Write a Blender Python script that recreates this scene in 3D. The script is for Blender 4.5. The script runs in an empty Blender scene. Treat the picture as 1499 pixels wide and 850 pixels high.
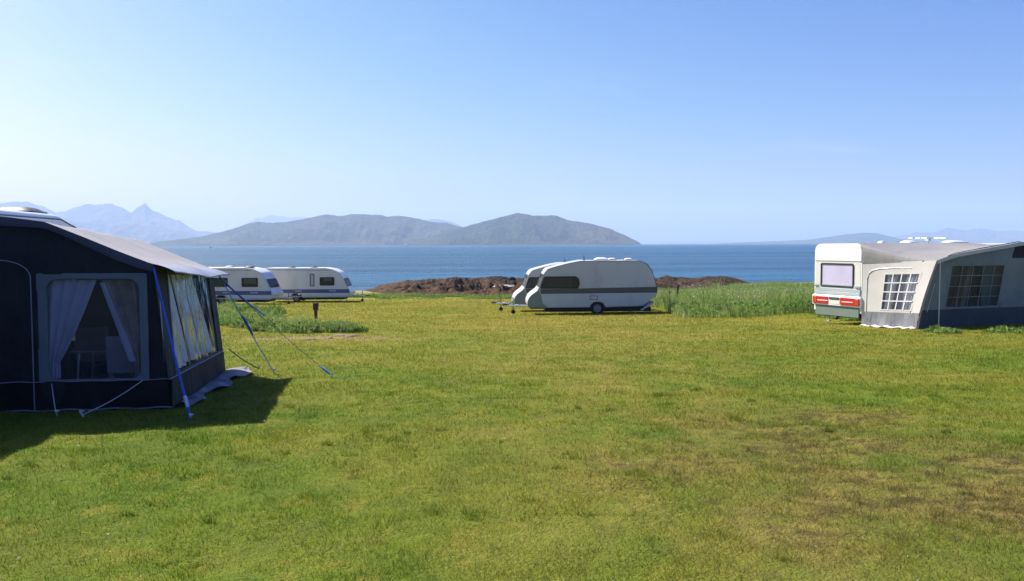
import bpy, math, random
import numpy as np
from mathutils import Vector, Matrix
random.seed(7)
RNG = np.random.default_rng(11)
sc = bpy.context.scene
COL = sc.collection
R = math.radians

# ------------------------------------------------------------------ camera
F = 1300.0                      # focal length in pixels of a 1499 px wide frame
CAMZ = 1.65
TP = 67.5 / F
pitch = math.atan(TP); roll = math.atan(0.004)
fwd = Vector((0, math.cos(pitch), -math.sin(pitch)))
up0 = Vector((0, math.sin(pitch), math.cos(pitch)))
r0 = Vector((1, 0, 0))
up = up0 * math.cos(roll) + r0 * math.sin(roll)
rt = r0 * math.cos(roll) - up0 * math.sin(roll)
cam_d = bpy.data.cameras.new("camera")
cam = bpy.data.objects.new("camera", cam_d); COL.objects.link(cam)
M = Matrix((rt, up, -fwd)).transposed().to_4x4(); M.translation = (0, 0, CAMZ)
cam.matrix_world = M
cam_d.sensor_width = 36; cam_d.lens = 36 * F / 1499
cam_d.clip_start = 0.05; cam_d.clip_end = 90000
sc.camera = cam

def ray(px, py):
    return fwd * F + rt * (px - 749.5) - up * (py - 425)
def at(px, py, d):
    """surveyed point: picture direction and measured distance to a place in the world"""
    v = ray(px, py); v = v * (d / v.y)
    return Vector((v.x, v.y, v.z + CAMZ))

# ------------------------------------------------------------------ noise
def _h(ix, iy, s):
    n = (ix.astype(np.int64) * 374761393 + iy.astype(np.int64) * 668265263 + s * 974634777) & 0x7fffffff
    n = ((n ^ (n >> 13)) * 1274126177) & 0x7fffffff
    return ((n ^ (n >> 16)) & 0xffff) / 65535.0
def vnoise(x, y, s=0):
    x = np.asarray(x, float); y = np.asarray(y, float)
    ix = np.floor(x); iy = np.floor(y); fx = x - ix; fy = y - iy
    fx = fx * fx * (3 - 2 * fx); fy = fy * fy * (3 - 2 * fy)
    a = _h(ix, iy, s); b = _h(ix + 1, iy, s); c = _h(ix, iy + 1, s); d = _h(ix + 1, iy + 1, s)
    return (a + (b - a) * fx) * (1 - fy) + (c + (d - c) * fx) * fy
def fbm(x, y, o=4, s=0, g=.5):
    t = 0; a = 1; n = 0
    for i in range(o):
        t = t + a * vnoise(x * 2 ** i + 17.3 * i, y * 2 ** i - 9.1 * i, s + i); n += a; a *= g
    return t / n
def ridged(x, y, o=4, s=0):
    t = 0; a = 1; n = 0
    for i in range(o):
        t = t + a * (1 - np.abs(2 * vnoise(x * 2 ** i + 7.3 * i, y * 2 ** i, s + i) - 1)); n += a; a *= .5
    return t / n
def sstep(a, b, x):
    t = np.clip((np.asarray(x, float) - a) / (b - a), 0, 1); return t * t * (3 - 2 * t)

SEA = -3.5
def ground(x, y, fine=True):
    x = np.asarray(x, float); y = np.asarray(y, float)
    z = -.04 * np.clip(y, -20, 66) - .025 * np.maximum(y - 66, 0) + .011 * np.maximum(x, 0)
    z = z + .3 * sstep(9, 22, x) * sstep(42, 66, y)
    z = z - 1.6 * sstep(104, 122, y)
    if fine:
        k = sstep(70, 20, y)
        z = z + k * (.09 * (fbm(x * .35, y * .35, 3, 5) - .5) + .05 * (fbm(x * 1.7, y * 1.7, 3, 9) - .5) + .045 * (fbm(x * 5.1, y * 5.1, 2, 12) - .5) * sstep(40, 12, y))
        # two dips with little grassy lips in the worn turf
        for (cx, cy, rx, ry, a) in ((3.5, 9.9, .55, .22, -.07), (3.45, 10.35, .5, .2, .07), (3.0, 9.0, .5, .2, -.06), (3.0, 9.35, .45, .16, .05), (4.2, 9.75, .3, .15, -.04), (.9, 6.75, .4, .16, -.05), (.9, 7.0, .35, .14, .04)):
            z = z + a * np.exp(-(((x - cx) / rx) ** 2 + ((y - cy) / ry) ** 2))
    return z
def gz(x, y): return float(ground(x, y, False))
def gzf(x, y): return float(ground(x, y, True))
def gp(px, py):
    """ground point seen in a picture direction"""
    v = ray(px, py); lo, hi = 2.0, 130.0
    for _ in range(50):
        m = (lo + hi) / 2; k = m / v.y
        if CAMZ + v.z * k > gz(v.x * k, m): lo = m
        else: hi = m
    k = lo / v.y
    return Vector((v.x * k, lo, gz(v.x * k, lo)))

# ------------------------------------------------------------------ materials
def mat(name):
    m = bpy.data.materials.new(name); m.use_nodes = True
    nt = m.node_tree; nt.nodes.clear()
    out = nt.nodes.new("ShaderNodeOutputMaterial")
    return m, nt, out
class N:
    def __init__(s, nt): s.nt = nt
    def new(s, t, **k):
        n = s.nt.nodes.new(t)
        for a, b in k.items(): setattr(n, a, b)
        return n
    def link(s, a, b): s.nt.links.new(a, b)
    def pos(s): return s.new("ShaderNodeNewGeometry").outputs["Position"]
    def obj(s): return s.new("ShaderNodeTexCoord").outputs["Object"]
    def noise(s, vec, scale, det=4, rough=.55, dist=0):
        n = s.new("ShaderNodeTexNoise"); s.link(vec, n.inputs["Vector"])
        n.inputs["Scale"].default_value = scale; n.inputs["Detail"].default_value = det
        n.inputs["Roughness"].default_value = rough; n.inputs["Distortion"].default_value = dist
        return n.outputs["Fac"]
    def ramp(s, fac, lo, hi):
        n = s.new("ShaderNodeMapRange"); n.interpolation_type = 'SMOOTHSTEP'; n.clamp = True
        s.link(fac, n.inputs[0]); n.inputs[1].default_value = lo; n.inputs[2].default_value = hi
        return n.outputs[0]
    def math(s, op, a, b=None):
        n = s.new("ShaderNodeMath", operation=op)
        for i, v in enumerate((a, b)):
            if v is None: continue
            if isinstance(v, (int, float)): n.inputs[i].default_value = v
            else: s.link(v, n.inputs[i])
        return n.outputs[0]
    def mix(s, fac, a, b, blend='MIX'):
        n = s.new("ShaderNodeMix", data_type='RGBA', blend_type=blend)
        if isinstance(fac, (int, float)): n.inputs[0].default_value = fac
        else: s.link(fac, n.inputs[0])
        for i, v in ((6, a), (7, b)):
            if isinstance(v, tuple): n.inputs[i].default_value = (*v, 1)
            else: s.link(v, n.inputs[i])
        return n.outputs[2]
    def scale(s, vec, xyz):
        n = s.new("ShaderNodeVectorMath", operation='MULTIPLY'); s.link(vec, n.inputs[0]); n.inputs[1].default_value = xyz
        return n.outputs[0]
    def bump(s, h, strength=.3, dist=.02):
        n = s.new("ShaderNodeBump"); n.inputs["Strength"].default_value = strength; n.inputs["Distance"].default_value = dist
        s.link(h, n.inputs["Height"]); return n.outputs[0]
    def bsdf(s, out, col, rough=.6, spec=.4, metal=0, normal=None, **k):
        b = s.new("ShaderNodeBsdfPrincipled")
        if isinstance(col, tuple): b.inputs["Base Color"].default_value = (*col, 1)
        else: s.link(col, b.inputs["Base Color"])
        if isinstance(rough, (int, float)): b.inputs["Roughness"].default_value = rough
        else: s.link(rough, b.inputs["Roughness"])
        b.inputs["Specular IOR Level"].default_value = spec; b.inputs["Metallic"].default_value = metal
        if normal is not None: s.link(normal, b.inputs["Normal"])
        for a, v in k.items(): b.inputs[a].default_value = v
        s.link(b.outputs[0], out.inputs["Surface"]); return b

def paint(name, c, rough=.35, dirt=.12, spec=.5, scale=1.5, metal=0, bump=0, dirtcol=(.18, .16, .12)):
    m, nt, out = mat(name); n = N(nt); p = n.obj()
    f = n.ramp(n.noise(n.scale(p, (1, 1, .45)), scale, 6, .65), .45, .85)
    f2 = n.math('MULTIPLY', f, dirt)
    col = n.mix(f2, c, dirtcol)
    r = n.math('ADD', n.math('MULTIPLY', f, .2), rough)
    nm = n.bump(n.noise(p, 25, 3), bump, .004) if bump else None
    n.bsdf(out, col, r, spec, metal, nm); return m
def fabric(name, c, var=.15, trans=0.0, fold=.5):
    m, nt, out = mat(name); n = N(nt); p = n.obj()
    a = n.noise(p, 1.3, 5, .6); w = n.noise(n.scale(p, (2.2, 2.2, .8)), 2.0, 4, .5, 1.0)
    c2 = tuple(v * (1 - var * 2) for v in c)
    col = n.mix(n.ramp(a, .35, .75), c, c2)
    nm = n.bump(w, fold, .05)
    b = n.bsdf(out, col, .75, .25, 0, nm)
    if trans:
        t = n.new("ShaderNodeBsdfTranslucent"); n.link(col, t.inputs[0]); n.link(nm, t.inputs["Normal"])
        mx = n.new("ShaderNodeMixShader"); mx.inputs[0].default_value = trans
        n.link(b.outputs[0], mx.inputs[1]); n.link(t.outputs[0], mx.inputs[2]); n.link(mx.outputs[0], out.inputs["Surface"])
    return m
def glassy(name, tint, clear=.6, rough=.05, wrinkle=0, grazing=0, wscale=6):
    m, nt, out = mat(name); n = N(nt)
    t = n.new("ShaderNodeBsdfTransparent"); t.inputs[0].default_value = (*tint, 1)
    g = n.new("ShaderNodeBsdfPrincipled"); g.inputs["Base Color"].default_value = (*[v * .25 for v in tint], 1)
    g.inputs["Roughness"].default_value = rough; g.inputs["Specular IOR Level"].default_value = .6
    if wrinkle:
        nm = n.bump(n.noise(n.scale(n.obj(), (1, 1, .45)), wscale, 3, .5, 1.2), wrinkle, .10); n.link(nm, g.inputs["Normal"])
    mx = n.new("ShaderNodeMixShader"); mx.inputs[0].default_value = clear
    if grazing:
        lw = n.new("ShaderNodeLayerWeight"); lw.inputs[0].default_value = grazing; n.link(nm, lw.inputs["Normal"])
        n.link(n.math('MULTIPLY', n.math('SUBTRACT', 1, lw.outputs["Fresnel"]), clear), mx.inputs[0]); g.inputs["Specular IOR Level"].default_value = 1
    n.link(g.outputs[0], mx.inputs[1]); n.link(t.outputs[0], mx.inputs[2]); n.link(mx.outputs[0], out.inputs["Surface"])
    return m

def lawn_colour(n, dry_bias=0.0):
    p = n.pos()
    n1 = n.noise(p, .22, 5, .6, .4); n2 = n.noise(n.scale(p, (1, .8, 1)), .9, 4, .6, .3); n3 = n.noise(p, 5.5, 3, .6)
    sep = n.new("ShaderNodeSeparateXYZ"); n.link(p, sep.inputs[0])
    far = n.ramp(sep.outputs[1], 11, 34)
    # worn, dry turf to the right in front
    d = n.new("ShaderNodeVectorMath", operation='DISTANCE'); sc2 = n.scale(p, (1, .62, 0)); n.link(sc2, d.inputs[0]); d.inputs[1].default_value = (3.3, 4.6, 0)
    dry = n.math('SUBTRACT', 1, n.ramp(d.outputs["Value"], .6, 3.8))
    green = n.mix(n.ramp(n2, .3, .7), GREEN_A, GREEN_B)
    n4 = n.noise(n.scale(p, (1, .75, 1)), 2.6, 4, .7, .4)
    green = n.mix(n.math('MULTIPLY', n.ramp(n4, .52, .68), .6), green, CLOVER)
    green = n.mix(n.math('MULTIPLY', n.ramp(n4, .46, .34), .5), green, YELLOW)
    f = n.math('ADD', n.math('MULTIPLY', n.ramp(n1, .38, .66), .5), n.math('MULTIPLY', far, .55))
    c = n.mix(f, green, YELLOW)
    # paler worn way across the lawn, from the right foreground to the striped caravan
    wx = n.math('ABSOLUTE', n.math('SUBTRACT', sep.outputs[0], n.math('ADD', n.math('MULTIPLY', sep.outputs[1], .035), 1.1)))
    wy = n.math('ADD', n.math('MULTIPLY', sep.outputs[1], .10), 1.3)
    worn = n.math('SUBTRACT', 1, n.ramp(n.math('DIVIDE', wx, wy), .25, 1.3))
    c = n.mix(n.math('MULTIPLY', worn, n.math('MULTIPLY', n.ramp(n.noise(n.scale(p, (1, .5, 1)), .8, 5, .65, .5), .36, .66), .65)), c, n.mix(.4, YELLOW, STRAW))
    f = n.math('MULTIPLY', n.ramp(n.math('ADD', n.math('ADD', n.math('MULTIPLY', n2, .8), n.math('MULTIPLY', n3, .25)), n.math('ADD', n.math('MULTIPLY', dry, .225), dry_bias)), .56, .90), .8)
    c = n.mix(f, c, n.mix(n.ramp(n3, .35, .65), STRAW, EARTH))
    return c, n3
CLOVER = (.050, .105, .012); GREEN_A = (.090, .162, .012); GREEN_B = (.158, .228, .018); YELLOW = (.285, .262, .042); STRAW = (.30, .225, .07); EARTH = (.105, .070, .030)

# ------------------------------------------------------------------ mesh building
def tag(o, label=None, cat=None, group=None, kind=None):
    if label: o["label"] = label
    if cat: o["category"] = cat
    if group: o["group"] = group
    if kind: o["kind"] = kind
    return o
def empty(name, loc, label, cat, group=None, rz=0, rot=None):
    o = bpy.data.objects.new(name, None); COL.objects.link(o); o.location = loc
    o.rotation_euler = rot if rot else (0, 0, rz); o.empty_display_size = .3
    return tag(o, label, cat, group)
def link_mesh(name, me, m, parent=None, smooth=None):
    o = bpy.data.objects.new(name, me); COL.objects.link(o)
    if parent is not None: o.parent = parent
    if m is not None: me.materials.append(m)
    if smooth is not None and len(me.polygons):
        me.polygons.foreach_set("use_smooth", np.ones(len(me.polygons), bool)); me.set_sharp_from_angle(angle=R(smooth))
    return o
def np_mesh(name, v, f):
    """v (n,3), f (m,k) with constant k"""
    me = bpy.data.meshes.new(name); v = np.asarray(v, np.float32); f = np.asarray(f, np.int32); k = f.shape[1]
    me.vertices.add(len(v)); me.vertices.foreach_set("co", v.ravel())
    me.loops.add(f.size); me.loops.foreach_set("vertex_index", f.ravel())
    me.polygons.add(len(f)); me.polygons.foreach_set("loop_start", np.arange(0, f.size, k, dtype=np.int32))
    me.update(calc_edges=True); me.validate(); return me
def grid_mesh(name, X, Y, Z):
    r, c = X.shape; v = np.stack([X, Y, Z], -1).reshape(-1, 3)
    i = np.arange(r * c).reshape(r, c)
    f = np.stack([i[:-1, :-1], i[:-1, 1:], i[1:, 1:], i[1:, :-1]], -1).reshape(-1, 4)
    return np_mesh(name, v, f)
class Frame:
    """a plane in space: 2D (a, b) plus distance n off it"""
    def __init__(s, o, ea, eb): s.o = Vector(o); s.ea = Vector(ea).normalized(); s.eb = Vector(eb).normalized(); s.n = s.ea.cross(s.eb).normalized()
    def __call__(s, a, b, n=0): return s.o + s.ea * a + s.eb * b + s.n * n
class MB:
    def __init__(s): s.v = []; s.f = []
    def add(s, vs, fs):
        k = len(s.v); s.v += [tuple(v) for v in vs]; s.f += [tuple(i + k for i in f) for f in fs]; return s
    def box(s, c, d, rot=None):
        vs = [Vector((x * d[0] / 2, y * d[1] / 2, z * d[2] / 2)) for x in (-1, 1) for y in (-1, 1) for z in (-1, 1)]
        if rot is not None: vs = [rot @ v for v in vs]
        return s.add([v + Vector(c) for v in vs], [(0, 1, 3, 2), (4, 6, 7, 5), (0, 4, 5, 1), (2, 3, 7, 6), (0, 2, 6, 4), (1, 5, 7, 3)])
    def prism(s, pts, t0, t1, fr):
        n = len(pts); vs = [fr(a, b, t0) for a, b in pts] + [fr(a, b, t1) for a, b in pts]
        return s.add(vs, [tuple(reversed(range(n))), tuple(range(n, 2 * n))] + [(i, (i + 1) % n, n + (i + 1) % n, n + i) for i in range(n)])
    def ring(s, outer, inner, t0, t1, fr):
        n = len(outer); vs = []
        for t in (t0, t1):
            vs += [fr(a, b, t) for a, b in outer] + [fr(a, b, t) for a, b in inner]
        fs = []
        for i in range(n):
            j = (i + 1) % n
            fs += [(i, i + n, j + n, j), (2 * n + i, 2 * n + j, 3 * n + j, 3 * n + i), (i, j, 2 * n + j, 2 * n + i), (n + i, 3 * n + i, 3 * n + j, n + j)]
        return s.add(vs, fs)
    def tube(s, pts, r, seg=8):
        pts = [Vector(p) for p in pts]; vs = []; fs = []; n = len(pts)
        rr = r if isinstance(r, (list, tuple)) else [r] * n
        for i, p in enumerate(pts):
            d = (pts[min(i + 1, n - 1)] - pts[max(i - 1, 0)]).normalized()
            a = d.cross(Vector((0, 0, 1)) if abs(d.z) < .9 else Vector((1, 0, 0))).normalized(); b = d.cross(a)
            vs += [p + a * rr[i] * math.cos(2 * math.pi * k / seg) + b * rr[i] * math.sin(2 * math.pi * k / seg) for k in range(seg)]
        for i in range(n - 1):
            for k in range(seg): fs.append((i * seg + k, i * seg + (k + 1) % seg, (i + 1) * seg + (k + 1) % seg, (i + 1) * seg + k))
        fs += [tuple(reversed(range(seg))), tuple(range((n - 1) * seg, n * seg))]
        return s.add(vs, fs)
    def lathe(s, prof, c, axis='y', seg=28, caps=True):
        """prof: (radius, offset along axis)"""
        vs = []; fs = []; n = len(prof)
        for r, o in prof:
            for k in range(seg):
                a = 2 * math.pi * k / seg; q = (r * math.cos(a), o, r * math.sin(a)) if axis == 'y' else (r * math.cos(a), r * math.sin(a), o)
                vs.append(Vector(q) + Vector(c))
        for i in range(n - 1):
            for k in range(seg): fs.append((i * seg + k, i * seg + (k + 1) % seg, (i + 1) * seg + (k + 1) % seg, (i + 1) * seg + k))
        if caps: fs += [tuple(range(seg)), tuple(range((n - 1) * seg, n * seg))]
        return s.add(vs, fs)
    def sheet(s, P, nu, nv):
        vs = [P(i / nu, j / nv) for i in range(nu + 1) for j in range(nv + 1)]
        fs = [(i * (nv + 1) + j, (i + 1) * (nv + 1) + j, (i + 1) * (nv + 1) + j + 1, i * (nv + 1) + j + 1) for i in range(nu) for j in range(nv)]
        return s.add(vs, fs)
    def build(s, name, m, parent=None, bevel=0, smooth=35, thick=0, seg=2, off=None):
        if off is not None: s.v = [tuple(Vector(v) - Vector(off)) for v in s.v]
        me = bpy.data.meshes.new(name); me.from_pydata(s.v, [], s.f); me.update()
        import bmesh
        b = bmesh.new(); b.from_mesh(me)
        if thick: bmesh.ops.remove_doubles(b, verts=b.verts, dist=.0005)
        bmesh.ops.recalc_face_normals(b, faces=b.faces); b.to_mesh(me); b.free()
        o = link_mesh(name, me, m, parent, smooth)
        if thick:
            md = o.modifiers.new("thickness", 'SOLIDIFY'); md.thickness = thick; md.offset = 0; md.use_rim = False
        if bevel:
            md = o.modifiers.new("edge", 'BEVEL'); md.width = bevel; md.segments = seg; md.limit_method = 'ANGLE'; md.angle_limit = R(40)
        return o
def rrect(x0, y0, x1, y1, r, n=5):
    pts = []
    for cx, cy, a0 in ((x1 - r, y0 + r, -90), (x1 - r, y1 - r, 0), (x0 + r, y1 - r, 90), (x0 + r, y0 + r, 180)):
        for k in range(n + 1):
            a = R(a0 + 90 * k / n); pts.append((cx + r * math.cos(a), cy + r * math.sin(a)))
    return pts
def round_poly(pts, r, n=4):
    out = []; m = len(pts)
    for i in range(m):
        p = Vector(pts[i]); a = Vector(pts[i - 1]) - p; b = Vector(pts[(i + 1) % m]) - p
        rr = r[i] if isinstance(r, (list, tuple)) else r
        l = min(rr, a.length * .45, b.length * .45)
        p0 = p + a.normalized() * l; p1 = p + b.normalized() * l
        for k in range(n + 1):
            t = k / n; q = p0 * (1 - t) ** 2 + p * 2 * t * (1 - t) + p1 * t * t; out.append((q.x, q.y))
    return out
HAZE_D = 8e-5
HAZE_C = (.56, .735, 1.0, 1)
EXPO = 1.22; SKY_DUST = 1.4; SKY_AIR = 1.0; SKY_K = .10
SKY_P = (2.0, 1.5, .45); SKY_A = (18.5, 7.0, 1.55)
LAWN_BLADES = 900000
SEA_A = (.003, .032, .072); SEA_B = (.010, .078, .145)
# ground under the two awnings (no lawn grows inside)
TENT_POLY = [(-4.55, 11.55), (-5.3, 15.95), (-8.3, 15.4), (-7.4, 10.9)]
AWN_POLY = [(11.4, 28.4), (12.15, 26.6), (17.5, 28.8), (16.5, 30.5)]
# ------------------------------------------------------------------ light and sky
SUN_EL = R(43.5); SUN_AZ = R(-51)             # measured from straight ahead, left negative
to_sun = Vector((math.sin(SUN_AZ) * math.cos(SUN_EL), math.cos(SUN_AZ) * math.cos(SUN_EL), math.sin(SUN_EL)))
sd = bpy.data.lights.new("sun", 'SUN'); sd.energy = 4.5; sd.angle = R(.5); sd.color = (1, .95, .87)
so = bpy.data.objects.new("sun", sd); COL.objects.link(so); so.rotation_euler = (-to_sun).to_track_quat('-Z', 'Y').to_euler(); so.location = (0, 0, 40)
w = bpy.data.worlds.new("World"); sc.world = w; w.use_nodes = True
nt = w.node_tree; nt.nodes.clear(); n = N(nt)
sky = n.new("ShaderNodeTexSky"); sky.sky_type = 'NISHITA'; sky.sun_disc = False
sky.sun_elevation = SUN_EL; sky.sun_rotation = SUN_AZ; sky.altitude = 0; sky.air_density = SKY_AIR; sky.dust_density = SKY_DUST; sky.ozone_density = 5.0
tc = n.new("ShaderNodeTexCoord").outputs["Generated"]
sx = n.new("ShaderNodeSeparateXYZ"); n.link(tc, sx.inputs[0])
den = n.math('ADD', n.math('MAXIMUM', sx.outputs[2], 0), .12)
cx = n.new("ShaderNodeCombineXYZ"); n.link(n.math('DIVIDE', sx.outputs[0], den), cx.inputs[0]); n.link(n.math('DIVIDE', sx.outputs[1], den), cx.inputs[1])
wisp = n.noise(n.scale(cx.outputs[0], (.55, 1.5, 1)), .9, 6, .6, .8)
mask = n.math('MULTIPLY', n.ramp(wisp, .56, .78), .42)
sp = n.new('ShaderNodeSeparateColor'); n.link(sky.outputs[0], sp.inputs[0]); cb = n.new('ShaderNodeCombineColor')
for k_ in range(3):   # sky colour graded per channel, deeper blue away from the sun, with extra gain
    n.link(n.math('MULTIPLY', n.math('POWER', n.math('MULTIPLY', sp.outputs[k_], .037), SKY_P[k_]), SKY_A[k_] * 4.3), cb.inputs[k_])
skyc = n.mix(mask, cb.outputs[0], (3.6, 3.9, 4.3))
bg = n.new("ShaderNodeBackground"); n.link(skyc, bg.inputs[0]); bg.inputs[1].default_value = SKY_K
wo = n.new("ShaderNodeOutputWorld"); n.link(bg.outputs[0], wo.inputs[0])
sc.view_settings.view_transform = 'Standard'; sc.view_settings.look = 'None'; sc.view_settings.gamma = 1; sc.view_settings.exposure = EXPO
sc.view_settings.use_curve_mapping = False
sc.cycles.use_denoising = True; sc.cycles.max_bounces = 8; sc.cycles.transparent_max_bounces = 16; sc.cycles.volume_bounces = 1
try: sc.cycles.denoiser = 'OPENIMAGEDENOISE'; sc.cycles.denoising_input_passes = 'RGB_ALBEDO_NORMAL'
except Exception: pass

# ------------------------------------------------------------------ haze
HX, HY0, HY1 = 21500, -3000, 24500
m, nt, out = mat("haze"); n = N(nt)
pv = n.new("ShaderNodeVolumePrincipled"); pv.inputs["Color"].default_value = HAZE_C; pv.inputs["Density"].default_value = HAZE_D
pv.inputs["Anisotropy"].default_value = .1
pv.inputs["Density Attribute"].default_value = ""; n.link(pv.outputs[0], out.inputs["Volume"]); m.cycles.homogeneous_volume = True
o = MB().box((0, (HY0 + HY1) / 2, 480), (2 * HX, HY1 - HY0, 1040)).build("haze", m, None, smooth=None)
tag(o, "thin blue summer haze over the sound", "haze", kind="stuff")

# ------------------------------------------------------------------ ground
m, nt, out = mat("lawn_ground"); n = N(nt)
c, n3 = lawn_colour(n, .03)
p = n.pos(); fine = n.noise(p, 38, 4, .7)
c = n.mix(n.math('MULTIPLY', n.ramp(fine, .4, .7), .35), c, EARTH)
sep = n.new("ShaderNodeSeparateXYZ"); n.link(p, sep.inputs[0])
shore = n.math('ADD', n.ramp(sep.outputs[1], 90, 97), n.math('MULTIPLY', n.noise(p, .5, 3), .0))
c = n.mix(shore, c, n.mix(n.noise(p, 1.3, 5), (.22, .18, .13), (.33, .29, .22)))
d = n.new("ShaderNodeVectorMath", operation='DISTANCE'); n.link(n.scale(p, (.42, 1, 0)), d.inputs[0]); q = gp(472, 495); d.inputs[1].default_value = (q.x * .42, q.y, 0)
bare = n.math('MULTIPLY', n.math('SUBTRACT', 1, n.ramp(d.outputs["Value"], .4, 1.6)), n.ramp(n.noise(p, 1.4, 4), .4, .6))
c = n.mix(bare, c, (.30, .21, .13))
nm = n.bump(n.math('ADD', fine, n.noise(p, 9, 4)), .9, .06)
n.bsdf(out, c, .95, .1, 0, nm)
rows = np.concatenate([np.linspace(-25, .8, 22), np.geomspace(1.0, 128, 430)])
us = np.linspace(-1, 1, 330)
Y = np.repeat(rows[:, None], len(us), 1); X = us[None, :] * (.85 * np.maximum(Y, 0) + 9 + np.where(Y < 0, 20, 0))
o = link_mesh("ground", grid_mesh("ground", X, Y, ground(X, Y)), m); o.data.polygons.foreach_set("use_smooth", np.ones(len(o.data.polygons), bool))
tag(o, "mown campsite lawn sloping gently down to the shore", "lawn", kind="structure")

def blades(name, pts, h, wd, lean, m, seg3=False, parent=None):
    """one mesh of grass blades, one triangle each, or a bent blade of three"""
    k = len(pts); a = RNG.uniform(0, 2 * np.pi, k); la = RNG.uniform(0, 2 * np.pi, k)
    dx = np.cos(a) * wd / 2; dy = np.sin(a) * wd / 2; L = lean * h
    lx = np.cos(la) * L; ly = np.sin(la) * L; z0 = np.zeros(k)
    P = pts.T
    if not seg3:
        v = np.stack([np.stack([P[0] - dx, P[1] - dy, P[2] - .01]), np.stack([P[0] + dx, P[1] + dy, P[2] - .01]), np.stack([P[0] + lx, P[1] + ly, P[2] + h])], 0).transpose(2, 0, 1).reshape(-1, 3)
        f = np.arange(3 * k).reshape(k, 3)
    else:
        mx = P[0] + lx * .35; my = P[1] + ly * .35; mz = P[2] + h * .6
        v = np.stack([np.stack([P[0] - dx, P[1] - dy, P[2] - .02]), np.stack([P[0] + dx, P[1] + dy, P[2] - .02]),
                      np.stack([mx - dx * .75, my - dy * .75, mz]), np.stack([mx + dx * .75, my + dy * .75, mz]),
                      np.stack([P[0] + lx, P[1] + ly, P[2] + h])], 0).transpose(2, 0, 1).reshape(-1, 3)
        b = np.arange(k)[:, None] * 5
        f = np.concatenate([b + [0, 1, 3], b + [0, 3, 2], b + [2, 3, 4]], 0)
    return link_mesh(name, np_mesh(name, v, f), m, parent)

def leafmat(name, colfn, trans=.45, spread=.5):
    m, nt, out = mat(name); n = N(nt); c = colfn(n)
    rnd = n.new("ShaderNodeNewGeometry").outputs["Random Per Island"]
    k = n.math('ADD', n.math('MULTIPLY', rnd, spread), 1 - spread / 2)
    hs = n.new("ShaderNodeHueSaturation"); n.link(c, hs.inputs["Color"]); n.link(k, hs.inputs["Value"])
    df = n.new("ShaderNodeBsdfDiffuse"); tr = n.new("ShaderNodeBsdfTranslucent"); mx = n.new("ShaderNodeMixShader"); mx.inputs[0].default_value = trans
    n.link(hs.outputs[0], df.inputs[0]); n.link(hs.outputs[0], tr.inputs[0]); n.link(df.outputs[0], mx.inputs[1]); n.link(tr.outputs[0], mx.inputs[2])
    n.link(mx.outputs[0], out.inputs["Surface"]); return m

def inside(poly, x, y):
    r = np.zeros(len(x), bool); m_ = len(poly)
    for i in range(m_):
        x0, y0 = poly[i]; x1, y1 = poly[(i + 1) % m_]
        if y0 == y1: continue
        t = (y - y0) / (y1 - y0); r ^= ((y0 <= y) != (y1 <= y)) & (x < x0 + t * (x1 - x0))
    return r

NB = LAWN_BLADES
dd = np.linspace(2.6, 74, 4000); pdf = dd ** -1.6 * (1.24 * dd + 4); cdf = np.cumsum(pdf); cdf /= cdf[-1]
y = np.interp(RNG.random(NB), cdf, dd) ; x = RNG.uniform(-1, 1, NB) * (.62 * y + 2)
bp = gp(472, 495); bare_k = np.exp(-((((x - bp.x) * .42) ** 2 + (y - bp.y) ** 2) / 1.1 ** 2)); keep = (RNG.random(len(x)) > .9 * bare_k * (fbm(x * 1.4, y * 1.4, 3, 61) > .42)) & ~(inside(TENT_POLY, x, y) | inside(AWN_POLY, x, y)); x = x[keep]; y = y[keep]
tuft = fbm(x * 3.1, y * 3.1, 3, 40)
tuft = np.clip(tuft + 1.1 * np.clip(fbm(x * 1.1, y * 1.6, 4, 44) - .56, 0, 1), 0, 1.2)
h = (.010 + .040 * tuft ** 1.5) * RNG.uniform(.6, 1.35, len(x)) * (np.maximum(y, 4) / 5) ** .3
wd = .0048 * (np.maximum(y, 4) / 5) ** .75 * RNG.uniform(.7, 1.3, len(x))
grass_m = leafmat("grass_blades", lambda n: lawn_colour(n)[0], .45, .95)
o = blades("grass", np.stack([x, y, ground(x, y)], 1), h, wd, RNG.uniform(.3, 1.5, len(x)), grass_m)
tag(o, "short mown grass of the campsite lawn, green with yellow dry patches", "grass", kind="stuff")

# darker, longer tufts the mower left standing
ty = np.interp(RNG.random(700), cdf, dd); ty = ty[ty < 13]; tx = RNG.uniform(-1, 1, len(ty)) * (.62 * ty + 2)
k = ~(inside(TENT_POLY, tx, ty) | inside(AWN_POLY, tx, ty)); tx, ty = tx[k], ty[k]
per = 55; r_ = RNG.random((len(tx), per)) ** .6 * RNG.uniform(.03, .13, (len(tx), 1)); a_ = RNG.uniform(0, 6.28, (len(tx), per))
gx = (tx[:, None] + r_ * np.cos(a_) * 1.5).ravel(); gy = (ty[:, None] + r_ * np.sin(a_)).ravel()
hh_ = np.repeat(RNG.uniform(.028, .055, len(tx)), per) * RNG.uniform(.5, 1.2, len(gx)) * (np.maximum(gy, 4) / 5) ** .25
def tuft_col(n):
    c, n3 = lawn_colour(n); return n.mix(.5, c, (.065, .130, .014))
o = blades("grass_tufts", np.stack([gx, gy, ground(gx, gy)], 1), hh_, .0055 * (np.maximum(gy, 4) / 5) ** .6 * RNG.uniform(.7, 1.4, len(gx)), RNG.uniform(.2, 1.2, len(gx)), leafmat("tuft_blades", tuft_col, .45, .7))
tag(o, "darker tufts of longer grass scattered over the mown lawn", "grass tufts", kind="stuff")

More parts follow.
